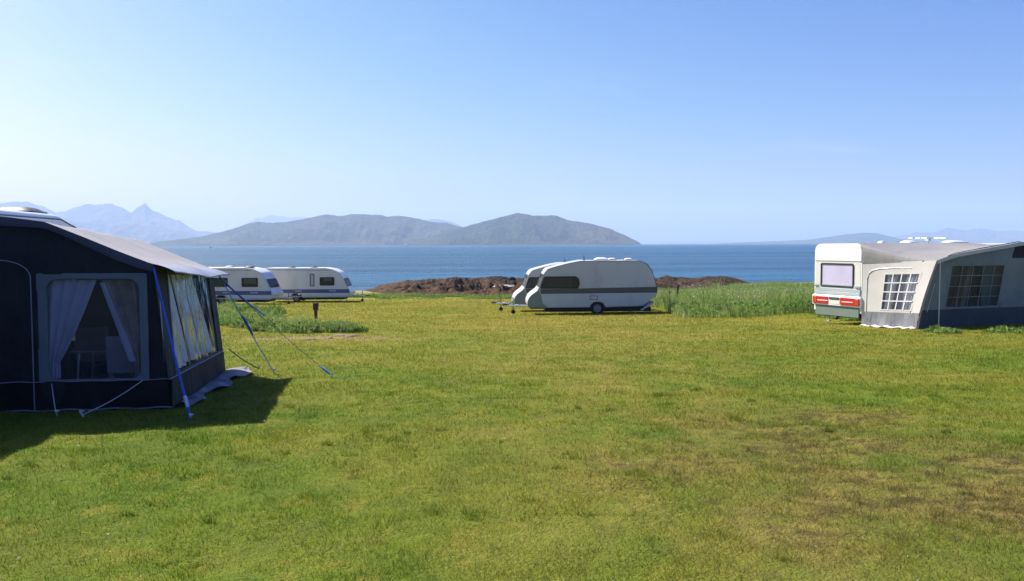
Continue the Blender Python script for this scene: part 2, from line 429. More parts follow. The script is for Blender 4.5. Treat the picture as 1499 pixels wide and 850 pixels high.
# ------------------------------------------------------------------ sea
m, nt, out = mat("sea"); n = N(nt); p = n.pos()
w1 = n.noise(n.scale(p, (.35, 1, 1)), .9, 4, .6, .4); w2 = n.noise(n.scale(p, (.5, 1, 1)), .16, 4, .6); w3 = n.noise(n.scale(p, (.25, 1, 1)), .02, 4)
big = n.noise(n.scale(p, (.10, 1, 1)), .012, 7, .68)
hgt = n.math('ADD', n.math('ADD', w1, n.math('MULTIPLY', w2, 3)), n.math('MULTIPLY', w3, 8))
col = n.mix(n.ramp(big, .40, .60), SEA_A, SEA_B)  # long streaks of tone also paint ripple light and shade into the colour
n.bsdf(out, col, .25, .20, 0, n.bump(hgt, 1.0, .6), IOR=1.33)
xs = np.linspace(-21000, 21000, 40); ys = np.concatenate([np.linspace(70, 2000, 20), np.linspace(2400, 24300, 30)])
X, Y = np.meshgrid(xs, ys)
o = link_mesh("sea", grid_mesh("sea", X, Y, np.full_like(X, SEA)), m); tag(o, "deep blue rippled sea of the sound", "sea", kind="structure")

# ------------------------------------------------------------------ hills
def hillmat(name, a, b, c2, s):
    m, nt, out = mat(name); n = N(nt); p = n.pos()
    f = n.noise(n.scale(p, (1, 1, 2)), .0010 * s, 7, .64, .6); g = n.noise(p, .007 * s, 5, .6)
    c = n.mix(n.ramp(f, .4, .62), a, b); c = n.mix(n.ramp(g, .5, .72), c, c2)  # broad tone patches also stand in for light and shade on the slopes
    n.bsdf(out, c, .95, .05, 0, n.bump(n.noise(p, .005 * s, 7, .68), 1.0, 130 / s)); return m
def hill(name, pts, d, depth, m, label, foot=.35, wig=.6, spur=1.35, seed=0, base=-12, step=1.2):
    px = np.arange(pts[0][0], pts[-1][0] + .1, step); py = np.interp(px, [q[0] for q in pts], [q[1] for q in pts])
    py = py + wig * (fbm(px * .16, px * 0 + 3, 4, seed) - .5) * 2
    crest = [at(a, b, d) for a, b in zip(px, py)]
    cz = np.maximum(np.array([v.z for v in crest]) - SEA, 1); cxx = np.array([v.x for v in crest])
    nt_ = 56; t = np.concatenate([np.linspace(-1, 0, nt_), np.linspace(.05, 1, 14)])
    T = np.repeat(t[:, None], len(px), 1); CX = np.repeat(cxx[None], len(t), 0); CZ = np.repeat(cz[None], len(t), 0)
    Yv = d + T * depth + 0 * CX
    Xv = CX * (Yv / d)
    k = 1 - np.abs(T); prof = k ** np.where(T < 0, 1.15, .8)
    sc_ = 1 / (depth * .24)
    rg = ridged(Xv * sc_, Yv * sc_, 5, seed + 3); r2 = fbm(Xv * sc_ * 4, Yv * sc_ * 4, 4, seed + 8)
    dip = spur * (1 - rg) * np.clip(k * (1 - k) * 4, 0, 1) + .25 * spur * (r2 - .3) * np.clip((1 - k) * 3, 0, 1) * k
    Z = SEA + CZ * np.clip(prof - dip * prof ** .5, -.02, 1) + np.where(T <= -.999, base, 0) + np.where(T >= .999, base, 0)
    o = link_mesh(name, grid_mesh(name, Xv, Yv, Z), m); o.data.polygons.foreach_set("use_smooth", np.ones(len(o.data.polygons), bool))
    return tag(o, label, "hills", kind="structure")
near = hillmat("moorland", (.022, .046, .022), (.075, .078, .055), (.045, .080, .034), 1)
farm = hillmat("mountain_rock", (.10, .10, .10), (.17, .16, .16), (.13, .13, .13), .6)
L_HILL = [(205, 361), (227, 354), (260, 350), (293, 346), (320, 340), (340, 335), (363, 327), (377, 324), (393, 326), (417, 325), (440, 321), (460, 317), (477, 313.5), (500, 316), (515, 313), (535, 313.6), (559, 314.5), (566, 316.5), (586, 315.5), (613, 320), (634, 325), (654, 326), (668, 330), (690, 336), (720, 345), (745, 357)]
R_HILL = [(600, 357.5), (625, 349), (650, 340), (681, 331.5), (708, 324), (739, 316), (758, 311), (780, 315.5), (814, 315), (831, 322), (858, 325.7), (892, 334), (919, 346), (933, 353), (939, 356.8)]
hill("moorland_hills", L_HILL, 7200, 1500, near, "long hazy moorland hill across the water on the left", seed=2)
hill("moorland_hills", R_HILL, 6000, 1250, near, "hazy humped hill across the water ending in a headland", seed=31)
hill("mountains", [(-60, 330), (0, 298), (20, 295), (40, 295.5), (63, 302), (82, 311), (95, 309), (110, 303), (127, 298), (140, 300), (150, 298.5), (163, 298), (177, 303), (192, 311), (202, 303), (212, 297), (223, 307), (247, 318), (263, 323), (287, 338), (303, 338), (313, 339), (345, 344), (380, 356)], 14000, 2300, farm, "pale jagged mountains far beyond the water at the left", seed=50, wig=1.2, spur=.6, step=1)
hill("foothills", [(-60, 318), (0, 312), (60, 318), (110, 322), (150, 327), (200, 327), (240, 332), (280, 342), (310, 350), (330, 358)], 12000, 1500, farm, "pale blue foothills in front of the jagged mountains", seed=71)
hill("distant_peaks", [(345, 345), (363, 325), (370, 321), (375, 318), (383, 320), (390, 316), (400, 314.5), (406, 317), (413, 316), (424, 319), (430, 318), (445, 317), (455, 319), (480, 326), (520, 340), (560, 350)], 20500, 2400, farm, "palest distant peaks just showing over the moorland hill", seed=90, wig=1, step=.8)
hill("distant_peaks", [(600, 345), (618, 322), (632, 320), (645, 321), (660, 324), (680, 333), (710, 350)], 15500, 1500, farm, "small pale peak showing in the gap between the two moorland hills", seed=95)
hill("distant_hills", [(1050, 356.5), (1080, 354.6), (1132, 352.8), (1180, 351), (1212, 346.5), (1240, 342.6), (1264, 340.6), (1284, 341), (1304, 346), (1316, 349), (1345, 352), (1380, 354)], 11500, 1600, near, "low rounded blue hill on the horizon beyond the red tailed caravan", seed=110, wig=.3)
hill("distant_hills", [(1240, 356), (1290, 349), (1324, 344), (1340, 340), (1364, 340.5), (1388, 333), (1400, 335), (1412, 337), (1436, 333.5), (1460, 338), (1484, 336.5), (1510, 339), (1560, 343), (1640, 352)], 16000, 2200, farm, "pale mountain ridge on the horizon at the right", seed=120, wig=.6)
hill("low_islands", [(950, 356.6), (985, 354.6), (1020, 354.2), (1060, 353.8), (1090, 354.6), (1130, 356)], 18000, 900, farm, "faint low islands along the horizon beyond the rocks", seed=130, wig=.2, base=-4)

# ------------------------------------------------------------------ rocky shore
m, nt, out = mat("shore_rock"); n = N(nt); p = n.pos()
sep = n.new("ShaderNodeSeparateXYZ"); n.link(p, sep.inputs[0])
hh = n.ramp(n.math('ADD', sep.outputs[2], n.math('MULTIPLY', n.noise(p, .35, 5, .65), 1.4)), -2.05, -1.2)
kelp = n.mix(n.ramp(n.noise(p, 1.6, 6, .7), .38, .66), (.036, .020, .011), (.125, .070, .035))
rock = n.mix(n.ramp(n.noise(p, 1.1, 6, .7), .4, .65), (.016, .014, .013), (.066, .050, .037))
c = n.mix(hh, kelp, rock)
c = n.mix(n.math('MULTIPLY', n.ramp(n.noise(n.scale(p, (.6, 1, 1)), .9, 5, .6, .5), .64, .74), .6), c, (.22, .165, .125))
n.bsdf(out, c, .85, .1, 0, n.bump(n.noise(p, 3.5, 6, .7), 1, .25))
SIL = [(520, 428), (545, 423), (562, 418.5), (580, 415), (596, 413), (620, 410), (650, 409.6), (668, 406), (688, 407.6), (710, 407.6), (724, 405.6), (740, 406), (762, 407), (800, 406), (850, 405), (900, 406), (961, 407), (980, 405), (993, 407), (1013, 408), (1031, 407), (1045, 406.6), (1061, 405.4), (1072, 408), (1087, 412), (1105, 417), (1125, 422), (1150, 430)]
px = np.linspace(520, 1150, 520); py = np.interp(px, [a for a, b in SIL], [b for a, b in SIL])
cr = [at(a, b, 100) for a, b in zip(px, py)]; cz = np.array([v.z for v in cr]); cxx = np.array([v.x for v in cr])
dr = np.linspace(76, 116, 110); D = np.repeat(dr[:, None], len(px), 1); CX = cxx[None] * D / 100; CZ = np.repeat(cz[None], len(dr), 0)
foot = ground(CX, D, False) - .15
t = np.clip((D - 76) / 24, 0, 1); tb = np.clip((D - 100) / 16, 0, 1)
low = np.minimum(foot, SEA - .1 + 0 * foot) * tb + foot * (1 - tb)
base = low + (CZ - low) * np.where(D <= 100, t ** .8, (1 - tb ** 1.6))
rough = (ridged(CX * .35, D * .5, 5, 77) - .62) * 1.6 + (fbm(CX * 1.4, D * 1.4, 4, 81) - .5) * 1.1
amp = np.clip((CZ - foot) / 1.2, .12, 1) * np.clip(t * 3, 0, 1)
cap = 1 - .55 * np.clip((D - 92) / 8, 0, 1) * (D < 104)
Z = base + rough * amp * cap
Z = np.minimum(Z, CAMZ + (CZ - CAMZ) * D / 100 + .55 * (fbm(CX * .9, D * .4, 4, 99) - .35))   # crest stays where it was surveyed
o = link_mesh("rocky_shore", grid_mesh("rocky_shore", CX, D, Z), m, None, 50); tag(o, "low reef of brown seaweed and dark rocks along the shore", "rocks", kind="structure")
# ------------------------------------------------------------------ shared materials
white = paint("white_gelcoat", (.80, .81, .80), .28, .22, .5)
offwhite = paint("aged_white_panel", (.42, .445, .45), .35, .35, .5)
cream = paint("cream_panel", (.66, .64, .58), .35, .28)
modwhite = paint("grey_white_panel", (.62, .62, .60), .3, .25)
lowgrey = paint("ribbed_grey_panel", (.41, .465, .475), .4, .3)
greygreen = paint("grey_green_panel", (.16, .20, .175), .5, .3)
dgrey = paint("dark_band", (.055, .06, .062), .4, .2)
rimm = paint("dull_wheel_rim", (.20, .21, .21), .5, .4, .4)
black = paint("black_rubber", (.018, .018, .019), .75, .25, .3)
steel = paint("galvanised_steel", (.50, .51, .51), .45, .35, .5, metal=.3)
bluestripe = paint("blue_stripe", (.06, .085, .20), .35, .15)
lightblue = paint("light_blue_decal", (.28, .36, .62), .35, .1)
tinted = glassy("tinted_window", (.48, .50, .46), .68, .06)
clearg = glassy("clear_window", (.75, .78, .80), .6, .05)
blind = fabric("pleated_blind", (.50, .47, .38), .1, fold=.2)
backing = paint("unlit_interior", (.035, .033, .03), .8, .1, .2)  # dark plate that stands for the unlit interior behind the glass
red = paint("red_lens", (.46, .018, .014), .2, .05, .6)
orange = paint("orange_lens", (.50, .055, .02), .2, .05, .6)
plate = paint("plate_white", (.72, .70, .62), .35, .2)
skylight = paint("roof_light_plastic", (.62, .62, .60), .3, .25)

def side(W, vis): return lambda u, v, n=0: Vector((u, vis * (W / 2 + n), v))
def window(parent, fr, x0, y0, x1, y1, r=.06, rim=.035, blinds=(), pane=None, frame=None, back=None, sag=0, depth=.028):
    w_ = MB().ring(rrect(x0, y0, x1, y1, r), rrect(x0 + rim, y0 + rim, x1 - rim, y1 - rim, max(r - rim, .015)), .0, depth, fr).build("window", frame or black, parent, bevel=.004)
    MB().prism(rrect(x0 + rim * .6, y0 + rim * .6, x1 - rim * .6, y1 - rim * .6, r), .002, .006, fr).build("window_backing", back or backing, w_)
    for (a, b, c, d) in blinds:
        MB().sheet(lambda s, t: fr(a + (c - a) * s, b + (d - b) * t, .010 + .003 * math.sin(s * (c - a) * 70)), 24, 6).build("blind", blind, w_)
    k = .012
    def P(s, t):
        return fr(x0 + rim * .7 + (x1 - x0 - 1.4 * rim) * s, y0 + rim * .7 + (y1 - y0 - 1.4 * rim) * t, .018 + k * (s * (1 - s) * 4) ** .5 * (t * (1 - t) * 4) ** .5)
    MB().sheet(P, 16, 10).build("pane", pane or tinted, w_)
    return w_
def wheel(parent, u, W, s, r=.31, wd=.19):
    y = s * (W / 2 - .14)
    w_ = MB().lathe([(r * .60, -wd / 2), (r * .86, -wd / 2), (r * .97, -wd * .36), (r, -wd * .2), (r, wd * .2), (r * .97, wd * .36), (r * .86, wd / 2), (r * .60, wd / 2)], (u, y, r), caps=False).build("wheel", black, parent)
    MB().lathe([(r * .60, -s * wd * .38), (r * .62, wd * .40 * s), (r * .55, s * wd * .46), (r * .40, s * wd * .28), (r * .30, s * wd * .40), (r * .12, s * wd * .46), (r * .02, s * wd * .47)], (u, y, r)).build("rim", rimm, w_)
def drawbar(parent, u0, zc, length, W, jockey=True, coupling=True):
    d = MB()
    for s in (-1, 1): d.tube([(u0 - .3, s * .55, zc), (u0 + length, s * .04, zc)], .035, 6)
    d.box((u0 + length * .55, 0, zc + .01), (.10, .45, .05)).build("drawbar", steel, parent)
    c = MB().tube([(u0 + length - .08, 0, zc + .03), (u0 + length + .12, 0, zc + .05), (u0 + length + .22, 0, zc + .02)], [.045, .05, .055], 10)
    c.tube([(u0 + length, 0, zc + .05), (u0 + length - .28, 0, zc + .16)], .018, 8).build("coupling", dgrey, parent)
    if jockey:
        j = MB().tube([(u0 + length * .72, .09, .12), (u0 + length * .72, .09, zc + .38)], .024, 8)
        j.tube([(u0 + length * .72, .09, zc + .38), (u0 + length * .72 + .12, .09, zc + .40)], .012, 6)
        jo = j.build("jockey_wheel", dgrey, parent)
        MB().lathe([(.03, -.035), (.09, -.035), (.105, 0), (.09, .035), (.03, .035)], (u0 + length * .72, .09, .105)).build("tyre", black, jo)
def roof_vent(parent, u, y, z, l=.5, w_=.5, h=.09, m=None):
    v = MB().prism(rrect(-l / 2, -w_ / 2, l / 2, w_ / 2, .06), -.02, .035, lambda a, b, n: Vector((u + a, y + b, z + n))).build("roof_vent", dgrey, parent, bevel=.008)
    MB().sheet(lambda s, t: Vector((u + (s - .5) * l * .92, y + (t - .5) * w_ * .92, z + .036 + h * (1 - (2 * s - 1) ** 4) * (1 - (2 * t - 1) ** 4))), 12, 12).build("dome", m or skylight, v)
def body(parent, prof, W, m, bevel=.06, seg=3):
    return MB().prism(prof, -W / 2, W / 2, lambda u, v, t: Vector((u, t, v))).build("body", m, parent, bevel=bevel, seg=seg, smooth=30)
def steady(parent, u, s, W):
    MB().tube([(u, s * (W / 2 - .3), .34), (u + .12, s * (W / 2 - .22), .04)], .022, 6).box((u + .12, s * (W / 2 - .22), .02), (.14, .12, .03)).build("steady_leg", steel, parent)
def grab(parent, fr, x, y, l=.16):
    MB().tube([fr(x - l / 2, y, 0), fr(x - l / 2 + .02, y, .045), fr(x + l / 2 - .02, y, .045), fr(x + l / 2, y, 0)], .014, 8).build("grab_handle", dgrey, parent)
def rooftrim(parent, pts, W, m, s, wd=.03):
    """aluminium awning rail running over the edge of the side"""
    MB().tube([(u, s * (W / 2 - .004), v) for u, v in pts], .014, 6).build("awning_rail", m, parent)

# ------------------------------------------------------------------ older caravan with a stripe, in the middle
K = .00589
def cv(zx, zy): return ((828 - zx) * K, (550 - zy) * K)
FRONT = [(315, 478), (312, 435), (338, 387), (400, 345), (448, 215), (475, 182), (560, 158), (640, 138), (730, 121), (1200, 119), (1262, 145), (1300, 200), (1325, 270), (1341, 350), (1330, 400), (1215, 484)]
ARCH = [(925, 490), (922, 470), (905, 452), (870, 446), (835, 452), (816, 470), (812, 490), (470, 492)]
PROF = round_poly([cv(*p) for p in FRONT], .16) + [cv(*p) for p in ARCH]
def striped(loc, yaw, label, W=2.15, second=False):
    t = empty("caravan", loc, label, "caravan", rz=yaw)
    vis = 1; fr = side(W, vis)
    body(t, PROF, W, offwhite, .055)
    MB().box((-.3, 0, .26), (4.9, W - .25, .20)).build("chassis", black, t, bevel=.01)
    low = [cv(*p) for p in [(425, 380), (1336, 376), (1329, 398), (1222, 478), (932, 484), (928, 462), (908, 446), (870, 439), (830, 446), (810, 462), (806, 484), (480, 486), (440, 452)]]
    MB().prism(low, .0, .006, fr).build("lower_panel", lowgrey, t)
    ribs = MB()
    for i in range(5): 
        a = 396 + i * 16
        for (x0, x1) in (((436 + i * 7), 800), (940, 1318 - i * 20)): 
            if a > 440: x0 = max(x0, 445)
            ribs.prism([cv(x0, a), cv(x1, a), cv(x1, a + 4), cv(x0, a + 4)], .006, .013, fr)
    ribs.build("rib_moulding", offwhite, t)
    MB().prism([cv(*p) for p in [(318, 476), (316, 440), (342, 392), (404, 352), (421, 382), (436, 454), (476, 488), (330, 487)]], .0, .005, fr).build("gas_locker_side", greygreen, t)
    MB().prism([cv(*p) for p in [(414, 344), (1338, 328), (1341, 374), (424, 381)]], .0, .011, fr).build("side_band", dgrey, t)
    rooftrim(t, [cv(x, y + 4) for x, y in FRONT[3:14]], W, dgrey if not second else steel, vis)
    # long wrap round front side window
    wp = [cv(*p) for p in [(413, 340), (447, 244), (700, 242), (722, 262), (729, 300), (718, 338)]]
    cx = sum(p[0] for p in wp) / 6; cy = sum(p[1] for p in wp) / 6
    inn = round_poly([(cx + (a - cx) * .955, cy + (b - cy) * .86) for a, b in wp], .07)
    wd = MB().ring(round_poly(wp, .08), inn, .0, .026, fr).build("window", black, t, bevel=.004)
    MB().prism(inn, .002, .005, fr).build("window_backing", backing, wd)
    x0, v0 = cv(500, 336); x1, v1 = cv(662, 252)
    MB().sheet(lambda s, q: fr(x0 + (x1 - x0) * s, v0 + (v1 - v0) * q, .009 + .003 * math.sin(s * 60)), 40, 3).build("blind", blind, wd)
    MB().prism(inn, .016, .019, fr).build("pane", tinted, wd)
    # front window on the sloping nose
    a = Vector((*cv(404, 340),)); b = Vector((*cv(446, 222),)); d_ = (b - a).normalized()
    frn = Frame((a.x, 0, a.y), (0, 1, 0), (d_.x, 0, d_.y))
    if frn.n.x < 0: frn = Frame((a.x, 0, a.y), (0, -1, 0), (d_.x, 0, d_.y))
    window(t, frn, -.9, .06, .9, (b - a).length - .03, .08)
    for s in (-1, 1): wheel(t, cv(868, 0)[0], W, s)
    for s in (-1, 1): steady(t, cv(1190, 0)[0], s, W)
    MB().prism([cv(*p) for p in [(1210, 508), (1218, 520), (1316, 458), (1312, 446)]], -W + .1, -.02, fr).build("rear_underpanel", lowgrey, t, bevel=.01)
    # service hatch with little grille above the wheel
    h = MB().ring(rrect(cv(870, 0)[0], cv(0, 428)[1], cv(808, 0)[0], cv(0, 396)[1], .02), rrect(cv(866, 0)[0], cv(0, 424)[1], cv(812, 0)[0], cv(0, 400)[1], .015), .006, .016, fr)
    h.build("service_hatch", dgrey, t)
    roof = cv(0, 120)[1]
    roof_vent(t, cv(915, 0)[0], .2, roof, .75, .6, .10, white); roof_vent(t, cv(1010, 0)[0], -.2, roof, .4, .4, .07, white); roof_vent(t, cv(1130, 0)[0], .3, roof, .4, .4, .07, white)
    MB().tube([(cv(772, 0)[0], .5, roof - .02), (cv(772, 0)[0], .5, roof + .10), (cv(770, 0)[0], .5, roof + .24)], [.03, .022, .014], 8).build("aerial", black, t)
    drawbar(t, cv(330, 0)[0], .40, 1.0, W)
    for s in (-1, 1): MB().box((cv(1338, 0)[0], s * .8, 1.02), (.05, .3, .14)).build("tail_light", red, t)
    return t
def ground_at(x, y, lift=0): return Vector((x, y, gz(x, y) + lift))
d1 = 42.0; p1 = at(864, 400, d1)
striped(ground_at(p1.x, d1 + .2), R(181.5), "older white caravan with dark grey stripe, its long flank towards the lawn")
d2 = 46.2; p2 = at(752 + 83.5, 400, d2)
striped(ground_at(p2.x, d2 + .6), R(183), "white caravan half hidden behind the dark striped caravan, only its nose showing", second=True)

# ------------------------------------------------------------------ two newer caravans at the far left
def modern(loc, yaw, label, L_, W=2.3, long=True):
    t = empty("caravan", loc, label, "caravan", rz=yaw)
    fr = side(W, -1); x1 = L_ / 2; rear = -L_ / 2
    nose = [(x1 - .22, .36), (x1, .52), (x1 + .02, .85), (x1 - .20, 1.15), (x1 - .48, 1.75), (x1 - .86, 2.30), (x1 - 1.35, 2.52), (x1 - 2.0, 2.63)]
    wu = -L_ * .12
    pts = round_poly(nose + [(rear + .12, 2.63), (rear, 2.45), (rear, .8), (rear + .25, .36)], .14)
    arch = [(wu - .42, .36), (wu - .38, .55), (wu - .2, .68), (wu + .2, .68), (wu + .38, .55), (wu + .42, .36)]
    body(t, pts + arch, W, modwhite, .06)
    MB().box((0, 0, .28), (L_ - 1, W - .5, .16)).build("chassis", black, t, bevel=.01)
    MB().prism([(rear + .03, .72), (x1 - .04, .72), (x1 - .10, 1.0), (rear + .03, 1.0)], 0, .006, fr).build("side_stripe", bluestripe, t)
    for a in (rear + .5, rear + 2.4, x1 - 1.6): MB().prism(rrect(a, .83, a + .55, .93, .04), .006, .010, fr).build("stripe_badge", lightblue, t)
    MB().prism([(rear + .03, .44), (x1 - .1, .44), (x1 - .06, .50), (rear + .03, .50)], 0, .012, fr).build("sill_trim", steel, t)
    rooftrim(t, nose[::-1][:7] , W, steel, -1)
    MB().tube([(rear + .1, -W / 2 - .005, 2.50), (x1 - 1.5, -W / 2 - .005, 2.45)], .016, 6).build("rain_gutter", dgrey, t)
    # sloping front window
    a = Vector((nose[3][0], nose[3][1])); b = Vector((nose[4][0], nose[4][1])); d_ = (b - a).normalized()
    frn = Frame((a.x, 0, a.y), (0, 1, 0), (d_.x, 0, d_.y))
    window(t, frn, -.88, .06, .88, (b - a).length + .06, .1, .05)
    for s in (-1, 1): MB().prism(rrect(s * 1.02 - .05, -.1, s * 1.02 + .05, .75, .04), .004, .010, frn).build("nose_decal", lightblue, t)
    for s in (-1, 1): wheel(t, wu, W, s)
    for s in (-1, 1): steady(t, x1 - .75, s, W)
    drawbar(t, x1 - .1, .42, 1.15, W)
    return t, fr, x1, rear
d3 = 62.0; q = at(393, 447, d3)
t, fr, x1, rear = modern(ground_at(q.x - 2.60, d3 + 1.4), R(-5), "nearer white caravan with blue stripe beside the dark awning's rear corner", 6.0)
window(t, fr, x1 - 2.2, 1.28, x1 - 1.02, 1.92, .08, .05, [(x1 - 2.05, 1.5, x1 - 1.15, 1.86)])
window(t, fr, x1 - 4.3, 1.28, x1 - 3.2, 1.92, .08, .05)
roof_vent(t, x1 - 1.9, -.3, 2.63, .55, .55, .08, dgrey); roof_vent(t, x1 - 3.6, .2, 2.63, .55, .55, .08)
d4 = 67.5; q = at(512, 440, d4)
t, fr, x1, rear = modern(ground_at(q.x - 3.3, d4 + 1.3), R(0), "farther white caravan with long blue stripe and dark window, open lawn to its right", 6.6)
window(t, fr, x1 - 2.3, 1.28, x1 - 1.18, 1.92, .08, .06, [(x1 - 1.95, 1.62, x1 - 1.4, 1.88)])
dr = MB().ring(rrect(x1 - 3.05, 1.22, x1 - 2.70, 2.18, .05), rrect(x1 - 2.98, 1.28, x1 - 2.77, 2.12, .03), 0, .012, fr).build("door_window", dgrey, t)
MB().prism(rrect(x1 - 2.98, 1.28, x1 - 2.77, 2.12, .03), .001, .006, fr).build("pane", lowgrey, dr)
roof_vent(t, x1 - 2.9, -.2, 2.63, .5, .5, .09, dgrey); roof_vent(t, x1 - 4.6, -.2, 2.63, .5, .5, .09, dgrey)

# ------------------------------------------------------------------ caravan with red tail lights behind the pale awning
EA = Vector((.924, .383, 0)); EO = Vector((.383, -.924, 0))
CR = Vector((11.25, 28.5, 0))
RW = 2.2; RL = 7.0
org = CR - EO * (RW / 2); org.z = gz(CR.x, CR.y) - .02
t = empty("caravan", org, "white caravan with red tail light bar and lilac blind, pale awning on its flank", "caravan", rz=math.atan2(EA.y, EA.x))
sec = round_poly([(-RW / 2, .40), (RW / 2, .40), (RW / 2, 2.66), (-RW / 2, 2.66)], [.03, .03, .30, .30], 6)
MB().prism(sec, 0, RL, lambda a, b, n_: Vector((n_, -a, b))).build("body", white, t, bevel=.10, seg=4, smooth=30)
fr = Frame((0, 0, 0), (0, -1, 0), (0, 0, 1))
MB().prism([(-RW / 2 + .07, 1.32), (RW / 2 - .07, 1.32), (RW / 2 - .07, 2.08), (-RW / 2 + .07, 2.08)], 0, .005, fr).build("rear_panel", cream, t)
MB().prism([(-RW / 2 + .05, 2.09), (RW / 2 - .05, 2.09), (RW / 2 - .05, 2.115), (-RW / 2 + .05, 2.115)], 0, .018, fr).build("roof_seam", steel, t)
step = MB()
for v0, v1, n1 in ((1.20, 1.31, .016), (1.08, 1.19, .028), (.97, 1.07, .04)): step.prism(rrect(-RW / 2 + .06, v0, RW / 2 - .06, v1, .02), 0, n1, fr)
step.build("moulded_panel", lowgrey, t, bevel=.006)
wn = window(t, fr, -.78, 1.22, .74, 2.02, .07, .05, pane=glassy("mauve_window", (.94, .93, .98), .80, .08), back=fabric("lilac_blind", (.80, .77, .93), .08, fold=.15), frame=black)
bar = MB().prism(rrect(-RW / 2 - .02, .60, RW / 2 + .02, .95, .05), 0, .075, fr).build("light_bar", white, t, bevel=.02)
for a, b in ((-RW / 2 + .02, -.34), (.22, RW / 2 - .02)): MB().prism(rrect(a, .645, b, .895, .03), .076, .092, fr).build("tail_light", red, t, bevel=.008)
for a0 in (-RW / 2 + .06, RW / 2 - .22): MB().prism(rrect(a0, .665, a0 + .16, .875, .02), .0925, .100, fr).build("indicator", orange, t, bevel=.004)
for a0 in (-.84, .30): MB().prism(rrect(a0, .745, a0 + .50, .775, .01), .0925, .097, fr).build("lens_rib", plate, t)
MB().prism(rrect(-.30, .66, .18, .78, .01), .076, .083, fr).build("number_plate", plate, t)
MB().prism(rrect(-.30, .80, .18, .89, .02), .076, .088, fr).build("plate_lamp", dgrey, t, bevel=.006)
MB().prism(rrect(-RW / 2 + .1, .26, RW / 2 - .1, .60, .04), -.02, .03, fr).build("rear_skirt", greygreen, t, bevel=.01)
for a in (-.96, .92): grab(t, fr, a, 1.24)
MB().box((2.5, 0, .3), (4.6, 1.6, .16)).tube([(.1, 0, .30), (-.05, 0, .16)], .05, 8).build("chassis", black, t, bevel=.01)
for s in (-1, 1): wheel(t, 3.3, RW, s)
for s in (-1, 1): steady(t, .35, s, RW)
roof_vent(t, 3.1, 0, 2.66, .45, .5, .07, white); roof_vent(t, 5.2, 0, 2.66, .9, .6, .07, white); roof_vent(t, 2.2, .3, 2.66, .25, .25, .06, white)
an = MB().tube([(4.35, .3, 2.64), (4.35, .3, 2.84)], .03, 8)
an.box((4.35, .3, 2.80), (.14, .14, .1)).tube([(3.6, .3, 2.86), (5.1, .3, 2.84)], .02, 6)
for a in (3.7, 4.0, 4.6, 4.9): an.tube([(a, .05, 2.85), (a, .55, 2.85)], .012, 6)
an.build("roof_aerial", steel, t)
# ------------------------------------------------------------------ dark awning at the left
navy = fabric("navy_canvas", (.019, .022, .030), .25, fold=.7)
navy2 = fabric("blue_grey_canvas", (.060, .070, .105), .15, fold=.25)
mudm = fabric("mud_wall_vinyl", (.010, .010, .012), .2, fold=.5)
roofm = fabric("pale_roof_canvas", (.335, .325, .33), .08, trans=.06, fold=.25)
valm = fabric("blue_white_vinyl", (.30, .33, .43), .15, fold=.4)
framem = fabric("grey_window_vinyl", (.13, .155, .185), .1, fold=.1)
pipem = paint("grey_piping", (.20, .22, .29), .5, .1)
lace = fabric("net_curtain", (.55, .53, .68), .1, trans=.3, fold=.4)
goldc = fabric("patterned_curtain", (.42, .35, .30), .3, trans=.25, fold=.4)
palec = fabric("pale_blue_curtain", (.84, .88, .93), .04, trans=.35, fold=.4)
vinyl = glassy("crinkled_clear_vinyl", (.97, .97, .98), .95, .06, .15, .012, 1.4)
smoke = glassy("tinted_vinyl", (.80, .83, .92), .85, .10, .12)
sheetm = fabric("grey_groundsheet", (.20, .20, .24), .35, fold=1)
strap = paint("blue_strap", (.025, .09, .42), .6, .1)
cord = paint("pale_cord", (.42, .40, .42), .7, .1)
dcord = paint("dark_cord", (.06, .07, .09), .7, .1)
cyan = paint("light_blue_cord", (.10, .33, .55), .6, .1)
alum = paint("aluminium_pole", (.55, .56, .58), .35, .2, metal=.7)
wood = paint("table_top_board", (.16, .13, .12), .5, .2)
cloth = fabric("table_cloth", (.30, .29, .36), .2, fold=.3)

P0 = Vector((-4.40, 11.40, 0)); EF = Vector((-.172, .985, 0)); ES = Vector((-.985, -.172, 0))
def LP(f, s, h):
    v = P0 + EF * f + ES * s; return Vector((v.x, v.y, gz(v.x, v.y) + h))
Lbase = LP(0, 0, 0)
tent = empty("awning", Lbase, "large dark navy caravan awning with pale roof and clear vinyl front", "awning")
FL = 4.75
RP = [(.2, 1.87), (.6, 2.03), (1.0, 2.205), (1.47, 2.40), (1.9, 2.455), (2.2, 2.485), (2.50, 2.51)]
def roof_h(s): return float(np.interp(s, [a for a, b in RP], [b for a, b in RP]))
def wallcols(edges, lo, hi, hole, P):
    m = MB()
    for a, b in zip(edges[:-1], edges[1:]):
        segs = [(lo, hi)]
        if a >= hole[0] - 1e-6 and b <= hole[2] + 1e-6: segs = [(lo, lambda s: hole[1]), (lambda s: hole[3], hi)]
        for l, u in segs:
            m.sheet(lambda x, y: P(a + (b - a) * x, l(a + (b - a) * x) + (u(a + (b - a) * x) - l(a + (b - a) * x)) * y), 3, 10)
    return m
SW = (.29, .39, 1.585, 1.745)
NOHOLE = (9, 0, 9, 0)
def lean(s, h): return s + .2 * max(0, 1 - s / .29) * min(h / 1.87, 1)
def side_wall(f, m, bulge, hole=SW):
    return wallcols([0, .145, .29, .6, .95, 1.3, 1.585, 1.9, 2.2, 2.50], lambda s: .0, lambda s: roof_h(lean(s, 1.87)) - .01, hole, lambda s, h: LP(f + bulge * .02 * math.sin(s * 3.1) * math.sin(h * 1.5) + .006 * math.sin(s * 11 + h * 5) + .005 * math.sin(s * 5 - h * 9), lean(s, h), h))
